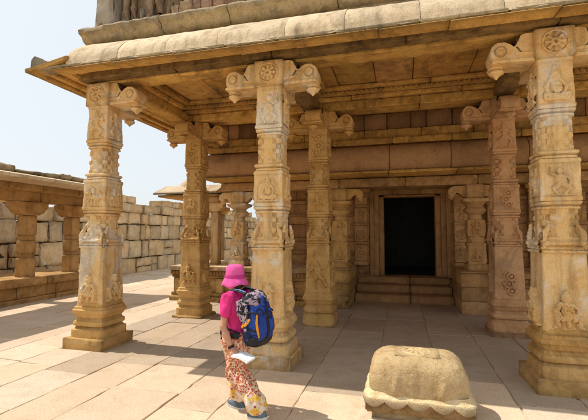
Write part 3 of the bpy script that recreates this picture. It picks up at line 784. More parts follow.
# platform (plinth) left and right of the steps
def platform(x0, x1, pier0, pier1, name_lab, cat, mat, top):
    t = thing('stone_platform', name_lab, cat, (0, 0, 0), 0, 'moulded stone platforms flanking the steps')
    def course(z0, z1, y0, wr=(.7, 1.3), m=mat, nm='moulding', xa=x0, xb=x1, tv=(.85, 1.12)):
        mb = MB(); ashlar(mb, xa, xb, y0, 13.3, z0, z1, 1, wr, .012, rng.randint(0, 999), tv); return mb.build(nm, m, t)
    xa, xb = (x0, pier0) if pier1 > pier0 and pier0 > x0+.5 else (pier1, x1)
    course(-.02, .13, 10.34, nm='footing', xa=xa, xb=xb); course(.135, .24, 10.44, xa=xa, xb=xb); course(.245, .66, 10.56, nm='dado', xa=xa, xb=xb)
    course(.665, .75, 10.46, xa=xa, xb=xb); course(.755, .88, 10.40, xa=xa, xb=xb); course(.885, 1.01, 10.34, (.8, 1.5), top, 'top_slab', xa, xb)
    mb = MB(); x = xa+.1
    while x < xb-.3:
        s2 = rng.randint(0, 999); mb = MB(); rbox(mb, x, x+.24, 10.43, 10.6, .243, .662, .015, .06, .01, 6, s2, rng.uniform(.85, 1.15)); mb.build('dado_pilaster', mat, t); x += rng.uniform(.62, .8)
    mb = MB(); rbox(mb, xa+.02, xb-.02, 10.405, 10.5, .772, .862, .01, .3, .003, 5, 4); x = xa+.03
    while x < xb-.08:
        rbox(mb, x, x+.05, 10.355, 10.43, .775, .86, .012, .03, .004, 9, rng.randint(0, 999)); x += .1
    mb.build('dentil_row', mat, t)
    # plain stacked blocks beside the steps
    mb = MB(); ashlar(mb, pier0, pier1, 10.38, 12.42, 0, .99, 3, (pier1-pier0, pier1-pier0+.01), .014, 5)
    mb.build('end_pier', mat, t)
    mb = MB(); rbox(mb, pier0-.01, pier1+.01, 10.35, 12.43, .993, 1.03, .012, .08, .008, 5, 3); mb.build('top_slab', M['hall'], t)
    return t
platform(-6.65, -2.03, -2.02, -1.36, 'moulded stone platform left of the steps, partly sunlit behind the woman', 'platform', GB, M['granite'])
platform(2.02, XR, 1.36, 2.01, 'moulded stone platform right of the steps, in deep shade', 'platform', M['hall'], M['hall'])
st = thing('stone_steps', 'three worn shaded stone steps leading up to the dark doorway', 'steps', (0, 0, 0))
for k, (y, z0, z1) in enumerate(((11.55, -.02, .225), (11.95, .228, .44), (12.35, .443, .64))):
    mb = MB(); t = .85
    rbox(mb, -1.34, .2-.003, y, 13.18 if k == 2 else y+.9, z0, z1, .025, .07, .012, 4, 70+k, t, chip=.02)
    rbox(mb, .2+.003, 1.345, y+.008, 13.18 if k == 2 else y+.9, z0, z1-.004, .025, .07, .012, 4, 80+k, t*.95, chip=.02)
    mb.build('step', M['hall'], st)

# squat columns standing on the platforms
def porch_column(label, x, y, sd, mat):
    t = thing('porch_column', label, 'column', (x, y, 1.03), 0, 'squat columns on the stone platforms')
    mb = MB(); rbox(mb, -.25, .25, -.25, .25, -.02, .16, .015, .06, .008, 6, sd); mb.build('plinth', mat, t)
    for z0, z1, kd in ((.155, .62, 'seated'), (.86, 1.26, 'dancer')):
        b = shaft_section('shaft_block', [(z0, .205, 1.385, 1.3), (z1, .20, 1.385, 1.3)], mat, t, 16, .03, sd)
        carve(kd, .32, .36, z0+.04, lambda zz: .203+0*zz, b, mat, (0, 1, 3), .04, sd)
    shaft_section('faceted_neck', [(.61, .205, 1.3, 1.2), (.64, .222, 1.3, 1.2), (.68, .222, 1.3, 1.2), (.70, .195, 1.1, 1.05), (.84, .195, 1.1, 1.05), (.865, .21, 1.3, 1.2)], mat, t, 16, .02, sd, dent=.012)
    shaft_section('cushion', [(1.25, .20, 1.05, 1.02), (1.29, .17, 1.02, 1.0), (1.40, .16, 1.0, 1.0), (1.43, .20, 1.0, 1.0), (1.48, .25, 1.0, 1.0), (1.53, .27, 1.0, 1.0), (1.56, .25, 1.0, 1.0), (1.60, .20, 1.0, 1.0), (1.63, .19, 1.0, 1.0), (1.68, .25, 1.0, 1.0), (1.73, .30, 1.3, 1.2), (1.80, .31, 1.36, 1.25), (1.82, .24, 1.36, 1.25)], mat, t, 16, .012, sd)
    mb = MB(); rbox(mb, -.2, .2, -.2, .2, 1.81, 2.17, .015, .06, .008, 6, sd)
    cap = mb.build('capital', mat, t)
    for sg in (-1, 1):
        mb = MB(); ang = 0 if sg > 0 else math.pi
        extrude(mb, [(.17, 1.83), (.28, 1.86), (.36, 1.95), (.44, 1.97), (.47, 1.9), (.58, 1.88), (.64, 1.96), (.62, 2.07), (.52, 2.14), (.17, 2.16)], -.12, .12, step=.05, amp=.006, seed=sd, ang=ang)
        lathe(mb, [(0, 1.93), (.07, 1.92), (.09, 1.88), (.07, 1.84), (.03, 1.81), (0, 1.79)][::-1], 14, (.54*sg, 0, 0))
        mb.build('bracket_arm', mat, cap)
porch_column('squat carved column on the sunlit left platform, right of the plain slender post', -4.68, 10.95, 301, M['granite'])
porch_column('squat carved column left of the dark doorway, under a rolled bracket', -1.64, 10.95, 311, M['granite_base'])
porch_column('squat carved column in shade right of the dark doorway', 1.80, 10.95, 321, M['hall'])

# ------------------------------------------------------------------ small side pavilion left of the hall
pv = thing('side_pavilion', 'small pavilion with pale sloping roof and little dome left behind the columns', 'pavilion', (0, 0, 0))
mb = MB(); y = 11.0
extrude(mb, [(10.75, 3.17), (10.74, 3.22), (11.0, 3.34), (11.45, 3.52), (12.2, 3.58), (13.6, 3.36), (13.6, 3.2), (11.2, 3.24)], 5.36, 7.55, step=.12, amp=.012, seed=8, ang=R(90))
mb.build('roof', M['cornice_pale'], pv)
mb = MB(); rbox(mb, -7.45, -5.37, 10.85, 13.5, 3.10, 3.165, .015, .15, .008, 4, 9); rbox(mb, -6.6, -5.37, 10.98, 11.36, 2.90, 3.095, .015, .1, .008, 4, 10); rbox(mb, -6.62, -6.26, 11.37, 13.3, 2.90, 3.095, .015, .1, .008, 4, 12)
mb.build('beam', GB, pv)
mb = MB(); lathe(mb, [(.42, 3.44), (.44, 3.50), (.40, 3.60), (.30, 3.70), (.16, 3.78), (.05, 3.83), (0, 3.84)], 22, (-6.75, 11.8, 0), lobes=8, lobe=.03); mb.build('dome', M['cornice_pale'], pv)
def post(x, y, z0, z1, w, sd, mat, par, nm='post'):
    mb = MB(); rbox(mb, x-w, x+w, y-w, y+w, z0, z1-.26, .012, .1, .006, 6, sd)
    o = mb.build(nm, mat, par)
    mb = MB(); extrude(mb, [(-w*2.3, z1), (-w*2.3, z1-.12), (-w*1.6, z1-.2), (-w*1.1, z1-.258), (w*1.1, z1-.258), (w*1.6, z1-.2), (w*2.3, z1-.12), (w*2.3, z1)], -w*1.05, w*1.05, step=.08, amp=.006, seed=sd, org=(x, y, 0))
    mb.build('capital', mat, o); return o
post(-6.42, 11.2, 1.0, 2.90, .16, 21, GB, pv)
post(-5.58, 11.2, 1.0, 2.90, .125, 22, M['granite'], pv)
post(-6.42, 13.1, 1.0, 2.90, .16, 23, GB, pv)

# ------------------------------------------------------------------ cloister on the left
cl = thing('cloister', 'low open cloister along the left edge with flat stone eave and plinth', 'cloister', (0, 0, 0))
C_ = M['cloister']
def along_y(nm, x0, x1, z0, z1, y0, y1, wr, mat, par, bev=.02, amp=.012, chip=.02, tv=(.85, 1.12)):
    mb = MB(); y = y0
    while y < y1-1e-3:
        w = rng.uniform(*wr)
        if y1-y-w < wr[0]*.5: w = y1-y
        t = rng.uniform(*tv)
        rbox(mb, x0, x1+rng.uniform(-.012, .012), y+.005, y+w-.005, z0, z1+rng.uniform(-.008, .008), bev, .12, amp, 5, rng.randint(0, 9999), (t, t*.99, t*.97), chip=chip); y += w
    return mb.build(nm, mat, par)
along_y('footing', -12.2, -10.22, -.03, .12, 0, 11.4, (1.2, 2), C_, cl)
along_y('plinth', -12.2, -10.32, .125, .46, 0, 11.3, (1.0, 1.8), C_, cl)
along_y('top_slab', -12.2, -10.22, .465, .70, 0, 11.36, (1.0, 1.9), C_, cl)
along_y('lintel', -10.85, -10.4, 2.88, 3.30, 0, 11.15, (1.4, 1.7), C_, cl)
mb = MB(); y = 0
while y < 11.2:
    w = rng.uniform(1.0, 1.6); y1 = min(y+w, 11.2)
    t = rng.uniform(.92, 1.05)
    extrude(mb, [(-9.25, 3.37), (-9.24, 3.45), (-9.9, 3.58), (-11.4, 3.62), (-11.4, 3.3), (-10.3, 3.305), (-9.6, 3.36)], y+.004, y1-.004, step=.12, amp=.012, seed=rng.randint(0, 999), tint=t); y = y1
mb.build('eave', M['plaster'], cl)
along_y('eave_soffit', -10.38, -9.95, 3.16, 3.33, 0, 11.15, (1., 1.6), C_, cl)
mb = MB(); y = 0
while y < 10.6:
    w = rng.uniform(.3, .7); t = rng.uniform(.7, 1.2)
    rbox(mb, -11.3, -10.0+rng.uniform(-.1, .1), y, y+w-.004, 3.62, 3.76+rng.uniform(-.05, .05), .04, .1, .04, 5, rng.randint(0, 999), t, chip=.05); y += w
mb.build('rubble_top', M['cornice'], cl)
def cloister_pillar(label, x, y, sd):
    t = thing('cloister_pillar', label, 'pillar', (x, y, .70), 0, 'square pillars of the left cloister')
    mb = MB()
    w = .18
    for z0, z1, e in ((-.02, .55, 0), (.553, .68, -.015), (.683, 1.05, 0), (1.053, 1.2, -.015), (1.203, 1.78, 0)):
        rbox(mb, -w-e, w+e, -w-e, w+e, z0, z1, .02, .07, .010, 6, sd, chip=.02)
    mb.build('shaft', C_, t)
    mb = MB()
    extrude(mb, [(-.52, 2.17), (-.52, 2.02), (-.42, 1.95), (-.36, 1.86), (-.22, 1.79), (.22, 1.79), (.36, 1.86), (.42, 1.95), (.52, 2.02), (.52, 2.17)], -.22, .22, step=.06, amp=.014, seed=sd, ang=R(90))
    rbox(mb, -.42, .42, -.2, .2, 1.86, 2.165, .03, .08, .01, 6, sd+1)
    mb.build('capital', C_, t)
cloister_pillar('square cloister pillar nearest the left edge of the picture', -10.62, 9.1, 1)
cloister_pillar('square cloister pillar beside the left front column', -10.62, 10.72, 2)

# ------------------------------------------------------------------ enclosure walls of huge fitted blocks
def block_wall(label, axis, c0, c1, face, thick, hfun, sd, rows):
    t = thing('boundary_wall', label, 'wall', (0, 0, 0))
    rg = random.Random(sd); mb = MB(); back = MB()
    z = -.05
    for ri, h in enumerate(rows):
        u = c0
        while u < c1:
            w = rg.uniform(.42, 1.35) * (1.1 if ri < 2 else .85)
            top = hfun(u+w/2)
            if z + h*.5 < top + rg.uniform(-.25, .15):
                tv = rg.uniform(.78, 1.18); wc = rg.uniform(-.05, .06)
                hz = h + rg.uniform(-.03, .02)
                a0 = rg.uniform(-.05, .05)
                lo, hi = (u+rg.uniform(.004, .016), u+w-rg.uniform(.004, .016))
                tn = (tv*(1+wc), tv, tv*(1-wc*1.3))
                cut = z + hz*rg.uniform(.35, .65) if (hz > .6 and rg.random() < .28) else None
                for q0, q1 in (((z, z+hz),) if cut is None else ((z, cut), (cut, z+hz))):
                    a1 = a0 + rg.uniform(-.03, .03)
                    if axis == 'y': rbox(mb, face-thick+rg.uniform(0, .08), face+a1, lo, hi, q0+rg.uniform(.002, .02), q1-rg.uniform(.004, .02), .032, .09, .05, 3.0, rg.randint(0, 9999), tn, chip=.07, rot=rotx(rg.uniform(-.035, .035)))
                    else: rbox(mb, lo, hi, face-a1, face+thick, q0+.008, q1-.01, .045, .14, .04, 2.8, rg.randint(0, 9999), tn, chip=.06)
            u += w
        z += h
    mb.build('blocks', M['wall'], t)
    u = c0
    while u < c1:
        tp = min(hfun(u+.5), hfun(u), hfun(u+1)) - .75
        if axis == 'y': rbox(back, face-thick+.1, face-.09, u, u+1.0, 0, tp, .01, 1, 0, 1, 1)
        else: rbox(back, u, u+1.0, face+.09, face+thick-.1, 0, tp, .01, 1, 0, 1, 1)
        u += 1.0
    back.build('core', M['gap'], t)
def hf(y):
    if y < 13.2: return 3.15 + .12*math.sin(y*3)
    if y < 16.3: return 4.25
    if y < 17.4: return 4.0
    return 3.75 + .08*math.sin(y*1.3)
block_wall('long high wall of fitted granite blocks running back behind the cloister', 'y', 2.0, 34.0, -13.0, .9, hf, 3, [.80, .88, .80, .58, .46, .40, .38])
block_wall('far wall of pale granite blocks seen through the gap beside the slender post', 'x', -13.0, 2.0, 34.0, .9, lambda x: 3.1+.2*math.sin(x*2), 9, [.8, .8, .75, .6, .5])

# ------------------------------------------------------------------ squat carved stone block in front
bx, by = .135, 4.62
BZ = .085
bl = thing('carved_stone_block', 'squat loaf-shaped stone block with scalloped skirt in the foreground', 'stone block', (bx, by, BZ), 0)
mb = MB(); rbox(mb, -.60, .47, -.47, .46, -.02-BZ, .05-BZ, .01, .08, .006, 5, 1, chip=.01); mb.build('ground_slab', M['paving'], bl)
mb = MB(); rbox(mb, -.47, .47, -.35, .38, .045-BZ, .05, .012, .06, .012, 6, 2, chip=.015); mb.build('base', M['loaf'], bl)
def loop_pts(n, e, rx, ry):
    """n points evenly spaced along a rounded rectangle"""
    t = np.linspace(0, 2*np.pi, 20001); c, q = np.cos(t), np.sin(t)
    X, Y = np.sign(c)*np.abs(c)**(2/e)*rx, np.sign(q)*np.abs(q)**(2/e)*ry
    L = np.concatenate([[0], np.cumsum(np.hypot(np.diff(X), np.diff(Y)))]); k = np.linspace(0, L[-1], n, endpoint=False)
    return list(zip(np.interp(k, L, X), np.interp(k, L, Y)))
# dome body: superellipsoid with vertical sag folds
nu, nv = 150, 46; V = []; lp = loop_pts(nu, 5.0, .505, .385)
rowsz = []
for j in range(nv):
    t = j/(nv-1)
    if t < .3: zz = .10 + .12*(t/.3); k = 1.0
    else:
        a = (t-.3)/.7*math.pi/2; zz = .22 + .345*math.sin(a)**(2/3.4); k = max(0, math.cos(a))**(2/4.6)
    for (x, y) in lp: V.append((x*k, y*k, zz))
V = np.array(V)
d = np.stack([V[:, 0]/.5, V[:, 1]/.4, (V[:, 2]-.25)/.3], 1); d /= np.linalg.norm(d, axis=1)[:, None]
V = V + d*(fbm(V, 5, 3, 4)*.011 + fbm(V, 26, 8, 2)*.006)[:, None]
# folds hanging on the front
for fx in (-.22, .24):
    side = np.clip(-V[:, 1]-.22, 0, .1)/.1
    V[:, 1] -= side*.042*np.exp(-((V[:, 0]-fx-.10*(V[:, 2]-.3))/.03)**2)*np.clip((.46-V[:, 2])/.12, 0, 1)*np.clip((V[:, 2]-.20)/.05, 0, 1)*.7
mb = MB(); mb.add(V, grid_faces(nv, nu, True), (.80, .78, .76)); body = mb.build('body', M['loaf'], bl, angle=80)  # darker tint puts the shaded front into the body colour
# scalloped skirt
mb = MB(); nu = 360; V = []
prof = [(.97, .235), (1.0, .216), (1.03, .205), (1.062, .197), (1.09, .190), (1.105, .174), (1.108, None), (1.08, None)]
for j, (k, z) in enumerate(prof):
    for (x, y) in loop_pts(nu, 9.0, .50, .385):
        u = x if abs(y) > .35 else y
        sc = abs(math.sin((u+.50)*math.pi/.20))      # swags between hanging points
        zl = .165 - .066*sc**.75
        if z is None: zz = zl if k > 1.11 else zl + .004
        else: zz = z - .010*sc*max(0, min(1, (k-.97)/.08))
        V.append((x*(k + .022*sc*(k > 1.03)), y*(k + .022*sc*(k > 1.03)), zz))
V = np.array(V); V[:, 2] += fbm(V, 9, 5)*.005; V[:, :2] *= (1 + fbm(V, 7, 6)*.006)[:, None]
mb.add(V, grid_faces(len(prof), nu, True)[::-1], (1.2, 1.23, 1.3)); mb.build('scalloped_skirt', M['loaf'], bl, angle=60)  # lighter tint paints sunlight onto the flared skirt
mb = MB(); rbox(mb, -.528, .528, -.402, .402, .035, .165, .015, .05, .012, 7, 12, (.66, .54, .43), chip=.03); mb.build('rim', M['loaf'], bl)
# worn carved square with lotus on the top
mb = MB()
V, F = relief('rosette', .36, .32, .022, lambda zz: zz*0, 0, seed=2)
V = np.stack([V[:, 0], V[:, 2]-.16, -V[:, 1]+.5595], 1); V[:, 2] += 0
rbox(mb, -.235, .235, -.19, .19, .535, .566, .010, .05, .003, 8, 4, (.80, .78, .76))  # plate shares the shade tint of the body
mb.add(V, F); mb.build('lotus_carving', M['loaf'], bl, angle=60)

# ------------------------------------------------------------------ the walking woman
def remesh(o, vox, smooth=4, noise_amp=0, nf=10, seed=0):
    m = o.modifiers.new('r', 'REMESH'); m.mode = 'VOXEL'; m.voxel_size = vox; m.use_smooth_shade = True
    m2 = o.modifiers.new('s', 'SMOOTH'); m2.iterations = smooth; m2.factor = .5
    dg = bpy.context.evaluated_depsgraph_get(); dg.update()
    me = bpy.data.meshes.new_from_object(o.evaluated_get(dg))
    mats = list(o.data.materials)
    o.modifiers.clear(); old = o.data; o.data = me; me.name = o.name; bpy.data.meshes.remove(old)
    if not me.materials:
        for x in mats: me.materials.append(x)
    if noise_amp:
        n = len(me.vertices); P = np.zeros(n*3); me.vertices.foreach_get('co', P); P = P.reshape(-1, 3)
        N = np.zeros(n*3); me.vertices.foreach_get('normal', N); N = N.reshape(-1, 3)
        Q = P.copy(); Q[:, 2] *= .45
        P = P + N*(fbm(Q, nf, seed, 3)*noise_amp)[:, None]; me.vertices.foreach_set('co', P.ravel())
    me.polygons.foreach_set('use_smooth', [True]*len(me.polygons)); me.update()
    return o

skin = plain('skin', (.52, .27, .17), .55, .06, 20, .05)
pink = plain('pink cotton', (.68, .035, .20), .9, .12, 8, .3)
hatm = plain('pink hat cotton', (.70, .10, .33), .9, .12, 14, .3)
hatb = plain('deep pink band', (.50, .035, .20), .9, .1, 14, .2)
hairm = plain('brown hair', (.10, .055, .03), .6, .3, 40, .4)
shoem = plain('grey blue shoe', (.11, .15, .18), .7, .2, 30, .3)
solem = plain('pale sole', (.55, .54, .5), .7, .1, 20, .2)
blue = plain('blue nylon', (.018, .05, .30), .65, .2, 9, .25)
black = plain('black nylon', (.018, .018, .022), .6, .2, 20, .25)
mauve = plain('mauve grey nylon', (.30, .23, .28), .6, .25, 26, .25)
def camo(name, a, b, scale):
    m = plain(name, a, .7, .1, 10, .3); nt = m.node_tree; bs = nt.nodes['Principled BSDF']
    tc = nd(nt, 'ShaderNodeTexCoord')
    src = bs.inputs['Base Color'].links[0].from_socket
    nt.links.new(mix(nt, src, b, ramp(nt, noise(nt, tc.outputs['Object'], scale, 2, .5, .8), [(.49, 0.), (.52, 1.)])), bs.inputs['Base Color'])
    return m
mauve_black = camo('mauve and black print', (.36, .27, .33), (.02, .02, .025), 15)
blue_black = camo('blue and dark navy', (.02, .065, .36), (.012, .02, .08), 8)
orange = plain('orange trim', (.80, .33, .015), .6, .08, 20, .15)
ltblue = plain('light blue strap', (.10, .30, .62), .6, .1, 20, .15)
white = plain('white paper', (.74, .74, .75), .7, .03, 8, .05)
watch = plain('black strap', (.02, .02, .02), .5, .1, 20, .1)
eyem = plain('eye', (.08, .05, .04), .3, .1, 20, 0)

pm = bpy.data.materials.new('patterned cotton'); pm.use_nodes = True; nt = pm.node_tree
bs = nt.nodes['Principled BSDF']; bs.inputs['Roughness'].default_value = .9
tc = nd(nt, 'ShaderNodeTexCoord'); ob = tc.outputs['Object']
v1 = nd(nt, 'ShaderNodeTexVoronoi', i_Scale=40.0, i_Randomness=.6); nt.links.new(ob, v1.inputs['Vector'])
cA = mix(nt, (.66, .46, .31), (.36, .04, .04), ramp(nt, v1.outputs['Distance'], [(.44, 1.), (.50, 0.)]))
cA = mix(nt, cA, (.70, .30, .05), ramp(nt, v1.outputs['Distance'], [(.20, 1.), (.26, 0.)]))
cA = mix(nt, cA, (.42, .10, .03), ramp(nt, noise(nt, ob, 30, 3), [(.56, 0.), (.6, .8)]))
v2 = nd(nt, 'ShaderNodeTexVoronoi', i_Scale=15.0, i_Randomness=.8); nt.links.new(ob, v2.inputs['Vector'])
cB = mix(nt, (.70, .58, .48), (.66, .40, .04), ramp(nt, noise(nt, ob, 15, 3), [(.49, 0.), (.54, 1.)]))
cB = mix(nt, cB, (.26, .03, .07), ramp(nt, v2.outputs['Distance'], [(.24, 1.), (.30, 0.)]))
cB = mix(nt, cB, (.78, .70, .66), ramp(nt, v2.outputs['Distance'], [(.10, 1.), (.15, 0.)]))
cB = mix(nt, cB, (.55, .15, .05), ramp(nt, noise(nt, ob, 34, 3), [(.58, 0.), (.62, .7)]))
sx = nd(nt, 'ShaderNodeSeparateXYZ'); nt.links.new(ob, sx.inputs[0])
mr = nd(nt, 'ShaderNodeMapRange'); nt.links.new(sx.outputs[2], mr.inputs[0]); mr.inputs[1].default_value = .30; mr.inputs[2].default_value = .33
nt.links.new(mix(nt, cB, cA, mr.outputs[0]), bs.inputs['Base Color'])

P0 = (-1.735, 4.10, 0); PR = R(72)
per = thing('person', 'walking woman in pink sun hat, pink shirt and patterned trousers with a backpack', 'person', P0, PR)
# body (faces local +y; left arm at -x)
LSH, LEL, LWR = (-.175, .04, 1.245), (-.235, .035, .965), (-.20, -.055, .745)
RSH, REL, RWR = (.175, .05, 1.245), (.235, .10, .97), (.19, .27, .83)
HIPL, KNL, ANL = (-.085, .0, .83), (-.10, -.05, .47), (-.10, -.37, .125)
HIPR, KNR, ANR = (.085, .02, .83), (.09, .13, .46), (.085, .075, .10)
mb = MB()
rings(mb, [(0, .0, .74, .10, .09), (0, 0, .80, .165, .115), (0, .0, .88, .165, .115), (0, .01, .98, .135, .095), (0, .02, 1.08, .15, .105), (0, .03, 1.18, .165, .105), (0, .035, 1.25, .15, .085), (0, .04, 1.30, .07, .06)], 24)
tube(mb, [(0, .04, 1.25), (0, .055, 1.32), (0, .075, 1.40)], [.062, .052, .055], 14)
rings(mb, [(0, .10, 1.315, .035, .045), (0, .10, 1.335, .055, .07), (0, .10, 1.37, .068, .088), (0, .098, 1.42, .075, .098), (0, .09, 1.47, .076, .098), (0, .085, 1.51, .065, .085), (0, .08, 1.54, .035, .045)], 22)
tube(mb, [(0, .19, 1.45), (0, .212, 1.405), (0, .20, 1.398)], [.010, .015, .012], 8)
for sg in (-1, 1): tube(mb, [(sg*.076, .085, 1.45), (sg*.084, .075, 1.425), (sg*.078, .085, 1.395)], [.010, .014, .009], 8)
tube(mb, [(-.02, .186, 1.365), (.02, .186, 1.365)], [.008, .008], 8)
for S_, E_, W_ in ((LSH, LEL, LWR), (RSH, REL, RWR)):
    mid = tuple((a+b)/2 for a, b in zip(S_, E_)); m2 = tuple(a*.7+b*.3 for a, b in zip(E_, W_))
    tube(mb, [(S_[0]*.6, S_[1], S_[2]+.01), S_, mid, E_, m2, W_], [.055, .055, .046, .039, .041, .026], 14)
for H_, K_, A_ in ((HIPL, KNL, ANL), (HIPR, KNR, ANR)):
    cm = tuple(a*.65+b*.35 for a, b in zip(K_, A_))
    tube(mb, [H_, tuple((a+b)/2 for a, b in zip(H_, K_)), K_, cm, A_], [.088, .075, .055, .053, .036], 14)
    d = Vector((0, 1, 0)); tube(mb, [A_, (A_[0], A_[1]+.06, A_[2]-.05), (A_[0], A_[1]+.15, A_[2]-.07)], [.036, .034, .022], 10)
# hands: palm, four bent fingers, thumb
def hand(W_, fwd, out, down, curl):
    W_, fwd, out, down = Vector(W_), Vector(fwd).normalized(), Vector(out).normalized(), Vector(down).normalized()
    pc = W_ + fwd*.045
    tube(mb, [W_, W_+fwd*.03, W_+fwd*.062, W_+fwd*.078], [(.022, .017), (.034, .016), (.038, .015), (.034, .012)], 14, up=tuple(down))
    side = fwd.cross(down).normalized()
    for k, (o, L) in enumerate(((-.029, .062), (-.010, .072), (.010, .068), (.028, .052))):
        b = W_ + fwd*.075 + side*o
        p1 = b + fwd*L*.45 + down*L*.10*curl; p2 = p1 + fwd*L*.24 + down*L*.32*curl; p3 = p2 + fwd*L*.05 + down*L*.30*curl
        tube(mb, [b - fwd*.015, b, p1, p2, p3], [.008, .0085, .0078, .0070, .0058], 8)
    tb = W_ + fwd*.028 + side*out.dot(side)*.03
    tube(mb, [tb, tb + side*out.dot(side)*.02 + fwd*.025 + down*.012, tb + side*out.dot(side)*.018 + fwd*.055 + down*.026], [.012, .0095, .0065], 8)
LF = Vector((.02, -.84, -.54))
hand(LWR, LF, (1, 0, 0), (.35, .5, -.8), 1.0)
hand(RWR, (-.25, .85, -.25), (-1, 0, 0), (0, -.2, -1), 1.0)
body = mb.build('body', skin, per); remesh(body, .0045, 5)
# eyes, hair
for sg in (-1, 1):
    mb = MB(); lathe(mb, [(0, -.011), (.008, -.007), (.011, 0), (.008, .007), (0, .011)], 12, (sg*.03, .177, 1.425)); mb.build('eye', eyem, per)
mb = MB(); rings(mb, [(0, .03, 1.335, .045, .03), (0, .035, 1.36, .068, .06), (0, .05, 1.42, .084, .085), (0, .07, 1.48, .086, .10), (0, .08, 1.53, .06, .07)], 22)
h = mb.build('hair', hairm, per); remesh(h, .006, 2, .010, 60, 3)
# shirt with short sleeves and collar
mb = MB()
rings(mb, [(0, .0, .775, .182, .132), (0, 0, .80, .184, .135), (0, 0, .87, .178, .13), (0, .01, .97, .158, .115), (0, .02, 1.07, .17, .125), (0, .03, 1.17, .185, .125), (0, .035, 1.245, .165, .10), (0, .04, 1.285, .10, .075), (0, .045, 1.315, .072, .066)], 30)
for S_, E_ in ((LSH, LEL), (RSH, REL)):
    f = lambda t: tuple(a*(1-t)+b*t for a, b in zip(S_, E_))
    tube(mb, [(S_[0]*.45, S_[1], S_[2]+.012), f(.0), f(.25), f(.52), f(.6)], [.07, .072, .068, .067, .066], 18)
sh = mb.build('shirt', pink, per); remesh(sh, .006, 2, .022, 12, 4)
# trousers: baggy, gathered at the ankle
mb = MB()
rings(mb, [(0, -.0, .74, .175, .135), (0, 0, .80, .178, .135), (0, 0, .85, .172, .128)], 28)
for H_, K_, A_ in ((HIPL, KNL, ANL), (HIPR, KNR, ANR)):
    f = lambda t: tuple(a*(1-t)+b*t for a, b in zip(H_, K_)); g = lambda t: tuple(a*(1-t)+b*t for a, b in zip(K_, A_))
    tube(mb, [f(0), f(.3), f(.65), f(1), g(.35), g(.6), g(.82), g(.94), g(1.0)], [(.115, .125), (.112, .122), (.108, .115), (.105, .112), (.108, .115), (.112, .118), (.108, .112), (.088, .09), (.06, .062)], 22)
tr = mb.build('trousers', pm, per); remesh(tr, .007, 2, .042, 10, 6)
# shoes
for A_, pitch in ((ANL, .18), (ANR, 0)):
    for nm, mt, rows in (('shoe', shoem, [(.0, .052, .036), (.04, .055, .04), (.075, .045, .036), (.115, .03, .032)]), ('sole', solem, None)):
        mb = MB()
        c, s_ = math.cos(pitch), math.sin(pitch)
        def place(x, y, z): 
            yy = y*c + z*s_; zz = -y*s_ + z*c
            return (A_[0]+x, A_[1]+yy+.045, zz + (.055 if pitch else .0))
        if nm == 'sole':
            V = []
            for z in (.0, .006, .024, .028):
                for k in range(28):
                    a = 2*math.pi*k/28; w = .047*(1 - .15*math.sin(a)*(-1)) if False else .046
                    q = .97 if z in (0., .028) else 1
                    V.append(place(w*math.copysign(abs(math.cos(a))**.8, math.cos(a))*(1.0 - .1*(math.sin(a) < 0))*q, .135*math.sin(a)*q, z))
            mb.add(V, grid_faces(4, 28, True) + [tuple(range(28))[::-1], tuple(range(84, 112))])
            mb.build(nm, mt, per)
        else:
            V = []
            for z, rx, y0, y1 in ((.022, .046, -.13, .132), (.045, .046, -.128, .128), (.065, .042, -.122, .09), (.085, .038, -.115, .035), (.11, .036, -.105, .005)):
                for k in range(28):
                    a = 2*math.pi*k/28
                    V.append(place(rx*math.cos(a), (y0+y1)/2 + (y1-y0)/2*math.sin(a), z))
            mb.add(V, grid_faces(5, 28, True) + [tuple(range(28))[::-1], tuple(range(112, 140))]); mb.build(nm, mt, per, angle=60)
# hat
mb = MB(); hc = (0, .085)
V = []; prof = [(.148, 1.375), (.144, 1.392), (.128, 1.425), (.112, 1.45), (.104, 1.475), (.100, 1.53), (.094, 1.572), (.075, 1.592), (.04, 1.60), (.0, 1.602)]
prof = [(.143, 1.366)] + prof
for j, (r, z) in enumerate(prof):
    for k in range(48):
        a = 2*math.pi*k/48; w = max(0, (r-.11))/.045
        V.append((hc[0]+r*.95*math.cos(a), hc[1]+r*1.08*math.sin(a), z + w*(.014*math.sin(3*a+.6) + .010*math.sin(5*a)) - .012*math.sin(a)*w))
V = np.array(V); V[:, 2] += fbm(V, 18, 3)*.006
mb.add(V, grid_faces(len(prof), 48, True)); hat = mb.build('sun_hat', hatm, per, angle=80)
mb = MB(); V = []
for r, z in ((.1115, 1.452), (.1125, 1.458), (.1075, 1.484), (.1055, 1.488)):
    for k in range(48):
        a = 2*math.pi*k/48; V.append((hc[0]+(r)*.955*math.cos(a), hc[1]+(r)*1.105*math.sin(a), z))
mb.add(V, grid_faces(4, 48, True)); mb.build('hat_band', hatb, hat)
# wrist watch
mb = MB(); w = Vector(LWR)*.93 + Vector(LEL)*.07; d = (Vector(LWR)-Vector(LEL)).normalized()
tube(mb, [w - d*.014, w - d*.013, w + d*.013, w + d*.014], [.027, .0325, .0325, .027], 18); mb.build('wrist_strap', watch, per)

